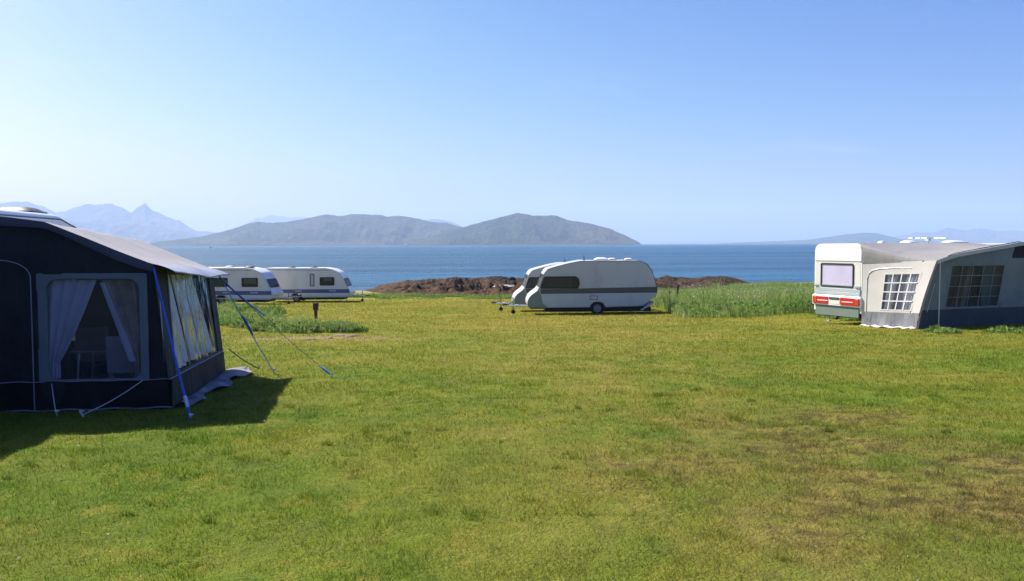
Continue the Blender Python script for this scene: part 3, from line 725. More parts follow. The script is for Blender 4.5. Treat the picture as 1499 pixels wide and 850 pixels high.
sw = side_wall(0.03, navy, 1).build("side_wall", navy, tent, thick=.006, off=Lbase)
def Rel(fn): return lambda *a: fn(*a) - Lbase
sfr = Rel(lambda a, b, n=0: LP(.03 - n, a, b))
wf = MB().ring(rrect(SW[0] - .012, SW[1] - .012, SW[2] + .012, SW[3] + .012, .03), rrect(.385, .41, 1.475, 1.675, .13), -.016, .016, sfr).build("window", framem, tent, bevel=.004)
MB().sheet(lambda s, t: sfr(.385 + 1.09 * s, .41 + 1.265 * t, .004), 8, 8).build("pane", smoke, wf)
pp = rrect(.378, .403, 1.482, 1.682, .135)
MB().tube([sfr(a, b, .016) for a, b in pp[6:] ], .006, 5).build("zip", dgrey, wf)
def drape(P0_, P1_, folds, amp, depth):
    def P(s, t):
        a, b = P0_(t); c, d = P1_(t)
        return sfr(a + (c - a) * s, b + (d - b) * s, -depth - amp * (.6 + .4 * t) * math.sin(s * folds * 6.28 + .6 * math.sin(t * 3)))
    return P
lin = lambda a, b, t: a + (b - a) * t
# left net curtain swept to the outer edge, right patterned one swept the other way
MB().sheet(drape(lambda t: (1.52, lin(.42, 1.67, t)), lambda t: (lin(1.36, 1.36, t) if t < .18 else lin(1.36, .90, ((t - .18) / .82) ** .85), lin(.42, 1.67, t)), 4, .018, .05), 60, 24).build("net_curtain", lace, wf, thick=.002)
MB().sheet(drape(lambda t: (.35, lin(.42, 1.67, t)), lambda t: (lin(.46, .46, t) if t < .22 else lin(.46, .84, ((t - .22) / .78) ** .9), lin(.42, 1.67, t)), 3, .018, .05), 50, 24).build("patterned_curtain", goldc, wf, thick=.002)
MB().sheet(drape(lambda t: (lin(.44, .76, t), lin(.62, 1.64, t)), lambda t: (lin(.53, .86, t), lin(.62, 1.64, t)), 1, .01, .03), 14, 20).build("curtain_edge", lace, wf, thick=.002)
# mud wall, piping, door seam
MB().sheet(lambda s, t: sfr(2.50 * s, .005 + .37 * t, .012 + .01 * math.sin(s * 31) * (1 - t)), 60, 4).build("mud_wall", mudm, tent, thick=.004)
MB().tube([sfr(2.50 * i / 40, .385 + .006 * math.sin(i * .9), .014) for i in range(41)], .006, 5).tube([sfr(2.50 * i / 40, .02 + .008 * math.sin(i * .7), .03) for i in range(41)], .010, 5).build("piping", pipem, tent)
dpts = [(1.655, .02 + .19 * i) for i in range(9)] + [(1.655 + .36 * (1 - math.cos(a)), 1.70 + .22 * math.sin(a)) for a in np.linspace(.1, math.pi / 2, 8)] + [(2.2, 1.93), (2.45, 1.93)]
MB().tube([sfr(a, b, .03) for a, b in dpts], .007, 5).build("door_zip", pipem, tent)
# far side wall and the two roof bands
side_wall(FL - .03, navy, -1, NOHOLE).build("far_wall", navy, tent, thick=.006, off=Lbase)
MB().sheet(lambda x, y: Rel(LP)(-.012 - .012 * math.sin(y * 3), .19 + 2.31 * x, roof_h(.19 + 2.31 * x) - .002 - (.10 + .02 * math.sin(x * 9)) * y), 40, 3).build("roof_band", navy2, tent, thick=.004)
# roof
def roofP(x, y):
    s = .19 + 2.31 * x; f = -.02 + (FL + .04) * y
    sag = .035 * math.sin(math.pi * min(max((s - .2) / 1.3, 0), 1)) * math.sin(math.pi * y) ** .6 + .012 * math.sin(y * math.pi * 3) ** 2
    return Rel(LP)(f, s, roof_h(s) - sag)
MB().sheet(roofP, 36, 30).build("roof", roofm, tent, thick=.006)
# canopy over the front
def canP(x, y):
    s = .195 - .28 * x; f = -.02 + (FL + .04) * y
    return Rel(LP)(f + .02, s, 1.872 - .05 * x - .055 * x * x - .045 * x * math.sin(y * math.pi) ** 2 * (1 + .25 * math.sin(y * 14)))
cn = MB().sheet(canP, 6, 40).build("canopy", valm, tent, thick=.006)
MB().tube([canP(1, i / 40) for i in range(41)], .012, 6).build("hem", pipem, cn)
# front wall: dark frame, clear panes, curtains
FW = (.80, .40, 4.25, 1.77)
def fskew(a, b): return a - (1 - min(max(b, 0) / 1.85, 1)) * .42 * min(a / .8, 1) * max(0, 1 - max(a - .8, 0) / 2.5)
def ffr(a, b, n=0):
    a = fskew(a, b)
    return LP(a, -n + .004 + .2 * b / 1.87, b) - Lbase
fw = wallcols([0, .4, .80, 1.3, 2.3, 3.4, 4.25, 4.5, FL], lambda s: .0, lambda s: 1.85, FW, lambda s, h: ffr(s, h) + Lbase)
fw.build("front_wall", navy, tent, thick=.006, off=Lbase)
fwin = MB().ring([(.76, .37), (4.30, .37), (4.30, 1.80), (.76, 1.80)], [(.83, .42), (4.22, .42), (4.22, 1.75), (.83, 1.75)], -.004, .012, ffr).build("window", navy2, tent)
def crink(a, b):
    q = np.array([a * 1.3 + b * .5]); r = np.array([b * 1.1 - a * .3])
    return (.35 + .8 * math.exp(-(a / 1.0) ** 2)) * float((.11 * (fbm(q, r, 2, 71) - .5) + .05 * (ridged(q * 2.3, r * 1.6, 2, 75) - .6))[0])
MB().sheet(lambda s, t: ffr(.81 + 3.42 * s, .41 + 1.35 * t, -.012 + crink(4.12 * s, 1.35 * t) * (t * (1 - t) * 4) ** .5 * (s * (1 - s) * 4) ** .5), 80, 30).build("pane", vinyl, fwin)
def fcurt(t0, t1, b0, b1, m, name, folds, depth, lo=.43, hi=1.75):
    def P(s, t):
        e = t ** 1.25
        a = lin(b0, t0, e); c = lin(b1, t1, e)
        return ffr(a + (c - a) * s, lo + (hi - lo) * t, -depth - .025 * math.sin(s * folds * 6.28))
    MB().sheet(P, 40, 20).build(name, m, fwin, thick=.002)
fcurt(1.60, 2.25, 2.35, 3.05, palec, "curtain", 3, .10)
fcurt(2.40, 3.05, 3.2, 4.20, palec, "curtain", 3, .10)
fcurt(1.32, 1.55, 1.55, 2.3, palec, "curtain", 2, .14)
fcurt(.84, 1.0, .84, 1.75, palec, "curtain", 3, .06, .43, 1.3)  # pale sheet added to brighten the lower part of the vinyl pane
MB().sheet(lambda s, t: ffr(FL * s, .005 + .36 * t, .012 + .02 * math.sin(s * 23) * (1 - t)), 60, 4).build("mud_wall", mudm, tent, thick=.004)
MB().tube([ffr(FL * i / 40, .385, .02) for i in range(41)], .006, 5).build("piping", pipem, tent)
# loose groundsheet edge that spills out along the front
gs = MB().sheet(lambda s, t: LP(.15 + (FL + .05) * s, -.02 - (.16 + .30 * s + .10 * math.sin(s * 17)) * t, .03 + .02 * math.sin(s * 41 + t * 5) * t + .03 * math.sin(t * 3.1)) - Lbase, 70, 6)
gs.build("groundsheet_edge", sheetm, tent, thick=.004)
# poles inside
for f in (.08, FL - .08): MB().tube([LP(f, .12, 0) - Lbase, LP(f, .30, 1.84) - Lbase], .014, 8).build("pole", alum, tent)
for f in (.08, FL / 2, FL - .08): MB().tube([LP(f, .30, 1.82) - Lbase, LP(f, 1.47, 2.34) - Lbase, LP(f, 2.42, 2.46) - Lbase], .013, 8).build("roof_pole", alum, tent)
MB().sheet(lambda s, t: LP(FL * s, 2.45 * t, .012) - Lbase, 10, 8).build("floor_mat", paint("floor_mat_weave", (.05, .05, .055), .9, .3), tent)
MB().sheet(lambda s, t: LP(FL * s, 2.46 + .02 * math.sin(s * 30), .01 + .62 * t) - Lbase, 50, 4).build("draught_skirt", mudm, tent, thick=.004)
# things standing inside
tb = LP(1.3, .98, .012)
tbl = empty("camp_table", tb, "camping table with cloth seen dimly through the dark awning's side window", "table", rz=math.atan2(EF.y, EF.x))
MB().prism(rrect(-.42, -.55, .42, .55, .06), .68, .71, lambda a, b, n: Vector((a, b, n))).build("table_top", cloth, tbl, bevel=.008)
for a in (-.36, .36):
    for b in (-.46, .46): MB().tube([(a, b, 0), (a * .9, b * .9, .68)], .014, 8).build("leg", alum, tbl)
def chair(f, s, rz, label):
    c = empty("camp_chair", LP(f, s, .012), label, "chair", group="camping chairs inside the awning", rz=rz)
    MB().sheet(lambda a, b: Vector(((a - .5) * .46, (b - .5) * .46, .43 - .03 * math.sin(a * 3.14) * math.sin(b * 3.14))), 8, 8).build("seat", navy2, c, thick=.02)
    MB().sheet(lambda a, b: Vector(((a - .5) * .46, .23 + .13 * b + .02 * math.sin(a * 3.14), .43 + .5 * b)), 8, 8).build("backrest", cloth, c, thick=.02)
    for x in (-.23, .23):
        MB().tube([(x, -.24, 0), (x, .16, .62), (x, -.22, .64)], .011, 6).build("frame", alum, c)
        MB().tube([(x, .28, 0), (x, -.22, .44), (x, -.22, .64)], .011, 6).build("leg", alum, c)
chair(.75, .72, R(200), "camping chair by the table, nearer the dark awning's side window")
chair(1.9, 1.45, R(30), "camping chair behind the table inside the dark awning")

# caravan the awning belongs to
cw = 2.2; c0 = LP(-3.4, 2.53 + cw / 2, 0); zb = -.42
car = empty("caravan", (c0.x, c0.y, zb), "white caravan with roof vent behind the dark awning at the left edge", "caravan", rz=math.atan2(EF.y, EF.x))
CLn = 9.8
MB().prism(round_poly([(0, .36), (CLn - .3, .36), (CLn, .7), (CLn - .1, 1.3), (CLn - .75, 2.2), (CLn - 1.5, 2.46), (CLn - 2.3, 2.60), (.1, 2.60), (0, 2.4)], .2), -cw / 2, cw / 2, lambda u, v, t: Vector((u, t, v))).build("body", white, car, bevel=.09, seg=3, smooth=30)
MB().box((3.3, 0, .25), (5.4, 1.6, .2)).build("chassis", black, car, bevel=.01)
for s in (-1, 1): wheel(car, 3.3, cw, s)
roof_vent(car, 6.95, -.66, 2.60, .8, .6, .07, dgrey); roof_vent(car, 2.0, 0, 2.60, .5, .5, .08)
drawbar(car, CLn - .1, .42, 1.1, cw)
rooftrim(car, [(.1, 2.5), (CLn - 2.3, 2.52), (CLn - 1.5, 2.40), (CLn - .8, 2.14)], cw, dgrey, -1)

# ------------------------------------------------------------------ guy ropes
def rope(label, pts, r, m, group="guy ropes of the dark awning", grip=None, peg=None, gm=None, tail=None):
    b = Vector(pts[-1]); o = empty("guy_rope", b, label, "guy rope", group)
    def sagline(a, c, k=10, sag=.03): return [Vector(a).lerp(Vector(c), i / k) - Vector((0, 0, sag * math.sin(math.pi * i / k))) - b for i in range(k + 1)]
    mb = MB()
    for a, c in zip(pts[:-1], pts[1:]): mb.tube(sagline(a, c), r, 6)
    mb.build("line", m, o)
    if grip:
        a = Vector(pts[0]).lerp(b, grip[0]) - b; c = Vector(pts[0]).lerp(b, grip[1]) - b
        d_ = (c - a).normalized(); u = d_.cross(Vector((0, 0, 1))).normalized()
        MB().tube([a, a.lerp(c, .3), a.lerp(c, .7), c], [r * 1.5, grip[2], grip[2] * .9, r * 1.4], 8).build("tensioner", gm or strap, o)
    if peg:
        MB().tube([Vector((0, 0, .05)) + peg * .02, Vector((0, 0, .05)) - peg * .10 + Vector((0, 0, -.16))], .012, 6).tube([Vector((-.02, 0, .06)), Vector((.03, .01, .05))], .010, 6).build("peg", steel, o)
    return o
e0 = LP(0, .19, 1.83); e1 = LP(FL, .08, 1.76)
def gpf(px, py): v = gp(px, py); return Vector((v.x, v.y, gzf(v.x, v.y) + .02))
rope("thick blue guy strap from the awning's near front corner down to the shaded grass", [e0, gpf(279, 617)], .016, strap, grip=(.86, .93, .024), peg=Vector((.3, -.9, 0)), gm=alum)
rope("pale cord hanging beside the blue strap at the awning's near front corner", [LP(-.02, .12, 1.5), gpf(246, 597)], .006, cord)
r2 = gpf(401, 545)
rope("light blue guy line to the peg just beyond the tip of the awning's shadow", [e1, r2], .009, cyan, grip=(.42, .62, .026), peg=Vector((.5, -.2, 0)))
r3 = gpf(487, 553)
rope("thin long guy line ending at a blue runner and peg farthest out on the lawn", [LP(FL, .08, 1.70), r3], .005, dcord, grip=(.90, .985, .024), peg=Vector((.8, -.3, 0)), gm=cyan)
rope("blue strap doubled along the top of the thin long guy line", [e1 + Vector((0, 0, -.03)), e1.lerp(r3, .42)], .012, strap)
rope("short dark cord low down between the awning's far front foot and a peg", [LP(FL, -.05, .42), gpf(379, 538)], .010, dcord, peg=Vector((.6, -.2, 0)))
rope("pale cord slanting from the foot of the awning window towards the left peg", [LP(-.02, 1.44, .36), gpf(83, 613)], .006, cord, peg=Vector((.1, -.9, 0)))
rope("pale cord slanting long and low from the right foot of the awning window", [LP(-.02, .35, .38), gpf(119, 613)], .006, cord, peg=Vector((-.5, -.6, 0)))

# ------------------------------------------------------------------ pale awning at the right
paleroof = fabric("light_grey_roof", (.285, .28, .272), .07, trans=.10, fold=.3)
palewall = fabric("cream_canvas", (.66, .635, .59), .07, trans=.12, fold=.1)
greyskirt = fabric("grey_mud_wall", (.23, .24, .26), .25, fold=.8)
frontm = fabric("slate_canvas", (.23, .265, .26), .15, trans=.05, fold=.15)
frontlow = fabric("dark_slate_canvas", (.07, .085, .095), .15, fold=.4)
grid = paint("white_glazing_bar", (.68, .68, .70), .5, .05)
dimgrid = paint("grey_glazing_bar", (.19, .22, .22), .5, .05)
whitec = fabric("white_net_curtain", (.72, .72, .74), .08, trans=.3, fold=.4)
brownc = fabric("brown_curtain", (.20, .12, .07), .2, trans=.2, fold=.4)
darkgreen = fabric("dark_green_curtain", (.018, .026, .015), .2, fold=.3)
def AP(a, o, h):
    v = CR + EA * a + EO * o; return Vector((v.x, v.y, gz(v.x, v.y) + h))
Ab = AP(0, 2.2, 0); Ar = lambda *q: AP(*q) - Ab
aw = empty("awning", Ab, "pale grey awning with white barred window on the red tailed caravan", "awning")
HC = 2.03
# side wall: trapezium from the caravan corner out to the flared front edge
def swP(x, y):
    y = max(y, 0)
    o_out = lin(2.2, 2.52, y ** 1.3); a_out = lin(0, .42, y ** 1.3)
    return Ar(a_out * x - .01 + .0 * y, .02 + (o_out - .02) * x, (HC + .01 * x) * y)
def swf(a, b, n=0):   # a: 0..1 along the wall, b height, n outwards
    p = swP(a, b / HC); return p - EA * n
SH = (.34, .54, .845, 1.66)
mm = MB(); ed = [0, .12, .34, .5, .68, .845, .93, 1.0]
for a, b in zip(ed[:-1], ed[1:]):
    for l, u in ([(.46, SH[1]), (SH[3], HC)] if a >= SH[0] - 1e-6 and b <= SH[2] + 1e-6 else [(.46, HC)]):
        mm.sheet(lambda x, y: swf(a + (b - a) * x, l + (u - l) * y), 3, 8)
mm.build("side_wall", palewall, aw, thick=.006)
MB().sheet(lambda x, y: swf(x * 1.0, .0 + .47 * y, .01 + .02 * math.sin(x * 17) * (1 - y)), 40, 6).build("mud_wall", greyskirt, aw, thick=.005)
MB().sheet(lambda x, y: swf(x * 1.0, .035 + .02 * math.sin(x * 29) - .03 * y + .02 * float(vnoise(np.array([x * 19.0]), np.array([3.3]), 5)[0]), .02 + (.02 + .30 * float(fbm(np.array([x * 7.0]), np.array([1.7]), 3, 6)[0]) ** 1.5) * y), 60, 5).build("loose_hem", fabric("white_hem", (.72, .70, .66), .15, fold=.8), aw, thick=.004)
sw_ = MB().ring([(SH[0] - .02, SH[1] - .02), (SH[2] + .02, SH[1] - .02), (SH[2] + .02, SH[3] + .03), (SH[0] - .02, SH[3] + .03)], [(SH[0] + .01, SH[1] + .02), (SH[2] - .01, SH[1] + .02), (SH[2] - .01, SH[3] - .02), (SH[0] + .01, SH[3] - .02)], -.004, .010, swf).build("window", palewall, aw)
MB().sheet(lambda s, t: swf(lin(SH[0], SH[2], s), lin(SH[1], SH[3], t), .003 + .004 * math.sin(s * 19 + t * 5)), 20, 12).build("pane", glassy("clear_awning_vinyl", (.97, .97, .98), .86, .10, .35), sw_)
gb = MB()
for i in range(1, 4): a = lin(SH[0], SH[2], i / 4); gb.prism([(a - .008, SH[1]), (a + .008, SH[1]), (a + .008, SH[3]), (a - .008, SH[3])], .010, .016, swf)
for i in range(1, 4): h = lin(SH[1], SH[3], i / 4); gb.prism([(SH[0], h - .016), (SH[2], h - .016), (SH[2], h + .016), (SH[0], h + .016)], .0165, .022, swf)
gb.build("glazing_bars", grid, sw_)
for (a0, a1, b0, b1) in ((SH[0] + .02, .52, SH[0] + .02, .50), (.64, SH[2] - .01, .66, SH[2] - .01)):
    MB().sheet(lambda s, t: swf(lin(lin(b0, b1, s), lin(a0, a1, s), t), lin(SH[1] + .01, SH[3] - .01, t), -.07 - .03 * math.sin(s * 22)), 40, 10).build("net_curtain", whitec, sw_, thick=.002)
MB().sheet(lambda s, t: swf(lin(SH[0], SH[2], s), lin(SH[1], SH[3], t), -.22), 4, 4).build("inner_lining", fabric("grey_inner", (.42, .44, .48), .1, fold=.2), sw_, thick=.003)
zp = [(.08, .3 + .2 * i) for i in range(7)] + [(.10, 1.68), (.15, 1.78), (.25, 1.83), (.45, 1.84), (.7, 1.83)]
MB().tube([swf(a, b, .008) for a, b in zp], .010, 5).build("door_zip", steel, aw)
# roof: ruled surface between the caravan rail and the rising front edge
rail = [(-.03, -.02, HC), (-.03, -.02, 2.25), (-.02, -.03, 2.42), (-.005, -.10, 2.56), (.06, -.20, 2.655), (.2, -.28, 2.685), (.6, -.32, 2.69), (5.6, -.32, 2.69)]
frnt = [(.42, 2.54, HC + .01), (.44, 2.56, HC + .02), (.47, 2.57, HC + .035), (.52, 2.58, HC + .05), (.60, 2.59, HC + .075), (.75, 2.60, HC + .115), (1.15, 2.62, HC + .21), (4.0, 2.62, 2.60), (5.6, 2.62, 2.30)]
RT = [0, .07, .13, .19, .25, .31, .40, .80, 1.0]
frnt2 = frnt; rail2 = rail[:-1] + [(3.6, -.32, 2.69), (5.6, -.32, 2.69)]
def interp3(L_, x): return Vector([float(np.interp(x, RT, [q[i] for q in L_])) for i in range(3)])
def arP(x, y):
    a = interp3(rail2, x); b = interp3(frnt2, x); p = a.lerp(b, y)
    p.z -= (.10 * min(1, x * 3) + .03) * math.sin(math.pi * y) - .02 * math.sin(x * 40) * y * (1 - y)
    return Ar(*p)
MB().sheet(arP, 90, 24).build("roof", paleroof, aw, thick=.008, smooth=60)
# double hem along the front edge, the pale lip and dark slot under it
MB().sheet(lambda x, y: Ar(*(interp3(frnt2, x) + Vector((-.01, .012, -.012 - .09 * y)))), 60, 2).build("valance", palewall, aw, thick=.006)
MB().tube([Ar(*(interp3(frnt2, .32 + .68 * i / 40) + Vector((0, -.22 + .20 * (1 - min(i / 14, 1)), .012)))) for i in range(41)], .014, 6).build("roof_piping", dgrey, aw)
# pink edged wing along the flared corner
MB().sheet(lambda x, y: swP(1, y) + EO * (.02 + .0 * x) + (EA * .05 + EO * .02) * x * (1 - .2 * y), 4, 20).build("corner_flap", fabric("pinkish_binding", (.46, .36, .34), .1, fold=.2), aw, thick=.005)
# front wall
def eave_h(a): return float(np.interp(a, [q[0] for q in frnt], [q[2] for q in frnt]))
def fwf(a, b, n=0):
    k = max(b / HC, 0) ** 1.3
    a2 = a + .42 * min(k, 1) * max(0, 1 - a / .9)
    return Ar(a2, lin(2.2, 2.52, min(k, 1)) + n, b)
WH = (1.05, .60, 3.30, 1.90)
mm = MB(); ed = [0, .25, .5, .8, 1.05, 1.6, 2.2, 2.8, 3.30, 3.8, 4.4, 5.5]
for a, b in zip(ed[:-1], ed[1:]):
    tp = lambda s: eave_h(max(s, .45)) - .03
    for l, u in ([(lambda s: .55, lambda s: WH[1]), (lambda s: WH[3], tp)] if a >= WH[0] - 1e-6 and b <= WH[2] + 1e-6 else [(lambda s: .55, tp)]):
        mm.sheet(lambda x, y: fwf(a + (b - a) * x, l(a + (b - a) * x) + (u(a + (b - a) * x) - l(a + (b - a) * x)) * y), 4, 8)
mm.build("front_wall", frontm, aw, thick=.006)
MB().sheet(lambda x, y: fwf(5.5 * x, .56 * y, .01 + .015 * math.sin(x * 40) * (1 - y)), 60, 5).build("front_mud_wall", frontlow, aw, thick=.005)
fw_ = MB().ring([(WH[0] - .03, WH[1] - .03), (WH[2] + .03, WH[1] - .03), (WH[2] + .03, WH[3] + .03), (WH[0] - .03, WH[3] + .03)], [(WH[0] + .03, WH[1] + .03), (WH[2] - .03, WH[1] + .03), (WH[2] - .03, WH[3] - .03), (WH[0] + .03, WH[3] - .03)], -.004, .010, fwf).build("window", frontm, aw)
MB().sheet(lambda s, t: fwf(lin(WH[0], WH[2], s), lin(WH[1], WH[3], t), .004), 20, 8).build("pane", glassy("dim_awning_vinyl", (.80, .85, .85), .8, .12, .25), fw_)
gb = MB()
for i in range(1, 5): a = lin(WH[0], WH[2], i / 5); gb.prism([(a - .012, WH[1]), (a + .012, WH[1]), (a + .012, WH[3]), (a - .012, WH[3])], .010, .016, fwf)
for i in range(1, 4): h = lin(WH[1], WH[3], i / 4); gb.prism([(WH[0], h - .012), (WH[2], h - .012), (WH[2], h + .012), (WH[0], h + .012)], .0165, .022, fwf)
gb.build("glazing_bars", dimgrid, fw_)
for (b0, b1, t0, t1, m_, nm_) in ((1.30, 1.75, 1.65, 1.80, brownc, "brown_curtain"), (1.66, 1.95, 1.80, 2.0, goldc, "brown_curtain"), (1.95, 2.65, 2.0, 2.40, darkgreen, "green_curtain")):
    MB().sheet(lambda s, t: fwf(lin(lin(b0, b1, s), lin(t0, t1, s), t ** .8), lin(WH[1], WH[3], t), -.07 - .03 * math.sin(s * 18)), 30, 10).build(nm_, m_, fw_, thick=.002)
MB().sheet(lambda s, t: fwf(lin(WH[0] - .2, WH[2] + .9, s), lin(WH[1] - .05, WH[3] + .1, t), -.3), 4, 4).build("inner_lining", fabric("slate_inner", (.17, .215, .22), .1, fold=.2), fw_, thick=.003)
MB().tube([Ar(.50, 2.55, .0), Ar(.50, 2.57, HC)], .016, 8).build("pole", alum, aw)
MB().tube([fwf(.30, .5, .012), fwf(.33, 1.35, .012)], .010, 6).build("strap", steel, aw)
MB().prism([(3.55, 2.10), (4.6, 2.10), (4.6, 2.62), (3.7, 2.50)], .004, .03, fwf).build("rolled_flap", black, aw, bevel=.01)
MB().sheet(lambda s, t: Ar(5.6 * s, 2.2 * t, .01), 8, 4).build("floor_mat", paint("awning_floor_mat", (.06, .06, .065), .9, .3), aw)
# ------------------------------------------------------------------ small things on the lawn and shore
rust = paint("red_brown_post_paint", (.075, .022, .018), .6, .3, .3, 3)
def post(p, h, w_, label, cat="post", head=True):
    o = empty("marker_post", p, label, cat)
    MB().box((0, 0, h / 2 - .1), (w_ * .7, w_ * .7, h + .1)).build("post", rust, o, bevel=.012)
    if head: MB().box((0, -.0, h - .10), (w_ * 1.25, w_ * 1.0, .26)).box((0, 0, h + .055), (w_ * 1.35, w_ * 1.1, .05)).build("head", rust, o, bevel=.015)
    return o
q = gp(462.5, 467); post(q, .62, .17, "dark red brown post with a boxy head standing in the lawn before the far caravans")
q = at(980, 436, 50); post(Vector((q.x, q.y, gz(q.x, q.y))), .95, .14, "dark stump post beside the striped caravan, shorter and nearer of two", head=False)
q = at(992, 434, 51.5); post(Vector((q.x, q.y, gz(q.x, q.y))), 1.2, .15, "dark stump post at the edge of the tall meadow, taller of two", head=False)

stone_m = paint("pale_stone", (.20, .15, .11), .85, .5, .2, 5, bump=.6)
def stone(p, sx_, sy_, sz_, label, seed, m=stone_m):
    import bmesh
    b = bmesh.new(); bmesh.ops.create_icosphere(b, subdivisions=3, radius=1)
    for v in b.verts:
        k = 1 + .35 * (float(fbm(np.array([v.co.x * 1.3 + seed]), np.array([v.co.y * 1.3 + v.co.z * 2.1]), 3, seed)[0]) - .5)
        v.co = Vector((v.co.x * sx_ * k, v.co.y * sy_ * k, max(v.co.z, -.4) * sz_ * k))
    me = bpy.data.meshes.new("stone"); b.to_mesh(me); b.free()
    o = link_mesh("stone", me, m, None, 50); o.location = p; o.rotation_euler = (0, 0, seed); tag(o, label, "stone", "stones in the bare patch by the weeds"); return o
for (a, b_, sx_, sy_, sz_, lb, sd_) in ((452, 498, .26, .16, .07, "flat pale stone lying alone nearest the dark awning on the bare earth", 1), (483, 496, .13, .1, .05, "smallest pale stone in the bare patch, between two flat ones", 2), (500, 492, .30, .15, .06, "long flat pale stone tucked under the right end of the weeds", 3), (516, 493, .28, .15, .08, "grey stone at the right tip of the bare patch", 4)):
    q = gp(a, b_); stone(Vector((q.x, q.y, gzf(q.x, q.y) - .015)), sx_, sy_, sz_, lb, sd_)
q = at(739, 421, 88); z = at(739, 419, 88).z
stone(Vector((q.x, q.y, z)), 1.2, .9, .18, "pale smooth boulder on the seaweed rocks left of the half hidden caravan", 6, paint("pale_boulder", (.36, .32, .29), .7, .3, .3, 2, bump=.3))

# tiny buildings and a boat across the water
def far_house(px, py, d, w_, label):
    p = at(px, py, d); o = empty("house", (p.x, p.y, SEA + 1.0), label, "house", "white houses on the far shore")
    MB().box((0, 0, 3.2), (w_, 8, 6.4)).build("wall", white, o)
    MB().prism([(-w_ / 2 - .5, 6.4), (w_ / 2 + .5, 6.4), (w_ / 2 + .5, 6.7), (0, 10), (-w_ / 2 - .5, 6.7)], -4.5, 4.5, lambda a, b, n: Vector((a, n, b))).build("roof", dgrey, o)
far_house(571, 357, 6900 - 1250, 16, "tiny white house on the far shore, left one of two below the moorland hills")
far_house(600, 357, 6000 - 1230, 13, "tiny white house on the far shore where the two moorland hills meet")
p = at(308, 362, 1900); bo = empty("motor_boat", (p.x, p.y, SEA), "tiny white motor boat far out on the sound near the left shore", "boat")
MB().prism([(-4.5, 0), (4, 0), (5.6, 1.5), (-4.6, 1.3)], -1.4, 1.4, lambda a, b, n: Vector((a, n, b))).build("hull", white, bo, bevel=.2)
MB().prism([(-2.4, 1.3), (1.6, 1.4), (.7, 3.0), (-2.2, 3.0)], -1.0, 1.0, lambda a, b, n: Vector((a, n, b))).build("cabin", white, bo, bevel=.1)
MB().prism([(-1.9, 1.9), (.9, 1.9), (.55, 2.6), (-1.9, 2.6)], -1.03, 1.03, lambda a, b, n: Vector((a, n, b))).build("window", dgrey, bo)

# ------------------------------------------------------------------ tall vegetation
def scatter(poly, n_):
    xs = [a for a, b in poly]; ys = [b for a, b in poly]
    x = RNG.uniform(min(xs), max(xs), n_); y = RNG.uniform(min(ys), max(ys), n_); k = inside(poly, x, y); return x[k], y[k]
def solid(cols, s1=.5, s2=3):
    def f(n):
        p = n.pos(); a = n.noise(p, s1, 4, .6); b = n.noise(p, s2, 3, .6)
        return n.mix(n.ramp(b, .5, .75), n.mix(n.ramp(a, .35, .65), cols[0], cols[1]), cols[2])
    return f
meadow_m = leafmat("meadow_grass", solid([(.16, .255, .055), (.26, .32, .105), (.36, .35, .18)]), .45, .7)
leaf_m = leafmat("weed_leaf", solid([(.085, .175, .035), (.16, .265, .06), (.235, .28, .09)]), .4, .8)
flower_m = leafmat("white_umbels", solid([(.62, .62, .52), (.55, .54, .42), (.5, .42, .3)]), .4, .3)
def leaves(name, x, y, z, size, m, spread=1.0):
    k = len(x); d_ = RNG.normal(size=(k, 3)); d_[:, 2] = np.abs(d_[:, 2]) * .5 + .1; d_ /= np.linalg.norm(d_, axis=1)[:, None]
    t_ = np.cross(d_, RNG.normal(size=(k, 3))); t_ /= np.linalg.norm(t_, axis=1)[:, None]
    c = np.stack([x, y, z], 1); s_ = size[:, None]
    v = np.stack([c - d_ * s_, c + t_ * s_ * .38, c + d_ * s_, c - t_ * s_ * .38], 1).reshape(-1, 3)
    return link_mesh(name, np_mesh(name, v, np.arange(4 * k).reshape(k, 4)), m)

edge = [gp(a, b) for a, b in ((986, 463), (1002, 466), (1030, 465.5), (1060, 466), (1100, 465), (1140, 461), (1170, 458.5), (1200, 457))]
poly = [(v.x, v.y) for v in edge] + [(26, 52), (38, 95), (2, 84), (7.0, 56), (8.0, 47)]
x, y = scatter(poly, 190000)
front = np.interp(x, [v.x for v in edge], [v.y for v in edge]) ; dist = y - front
clump = fbm(x * .45, y * .45, 4, 200)
h = (.16 + 1.45 * clump ** 1.5 * (.55 + .9 * fbm(x * .18, y * .25, 2, 210))) * RNG.uniform(.55, 1.25, len(x)) * (.75 + .25 * sstep(0, 2.5, dist)) * (1 - .62 * sstep(50, 66, y))
o = blades("meadow", np.stack([x, y, ground(x, y)], 1), h, RNG.uniform(.014, .03, len(x)), RNG.uniform(.1, .55, len(x)), meadow_m, True)
tag(o, "tall uncut meadow grass between the striped caravan and the red tailed caravan", "tall grass", kind="stuff")
x, y = scatter(poly, 120000); front = np.interp(x, [v.x for v in edge], [v.y for v in edge]); clump = fbm(x * .45, y * .45, 4, 200)
g = (fbm(x * .8, y * .8, 3, 230) > .40); x, y, clump = x[g], y[g], clump[g]
o = leaves("meadow_weeds", x, y, ground(x, y) + RNG.uniform(.05, .75, len(x)) * (.45 + .6 * clump) * (1 - .62 * sstep(50, 66, y)), RNG.uniform(.05, .14, len(x)), leaf_m)
tag(o, "leafy weeds growing through the tall meadow grass", "weeds", kind="stuff")
x, y = scatter(poly, 20000); clump = fbm(x * .45, y * .45, 4, 200); g = fbm(x * .5, y * .5, 3, 260) > .5; x, y, clump = x[g], y[g], clump[g]
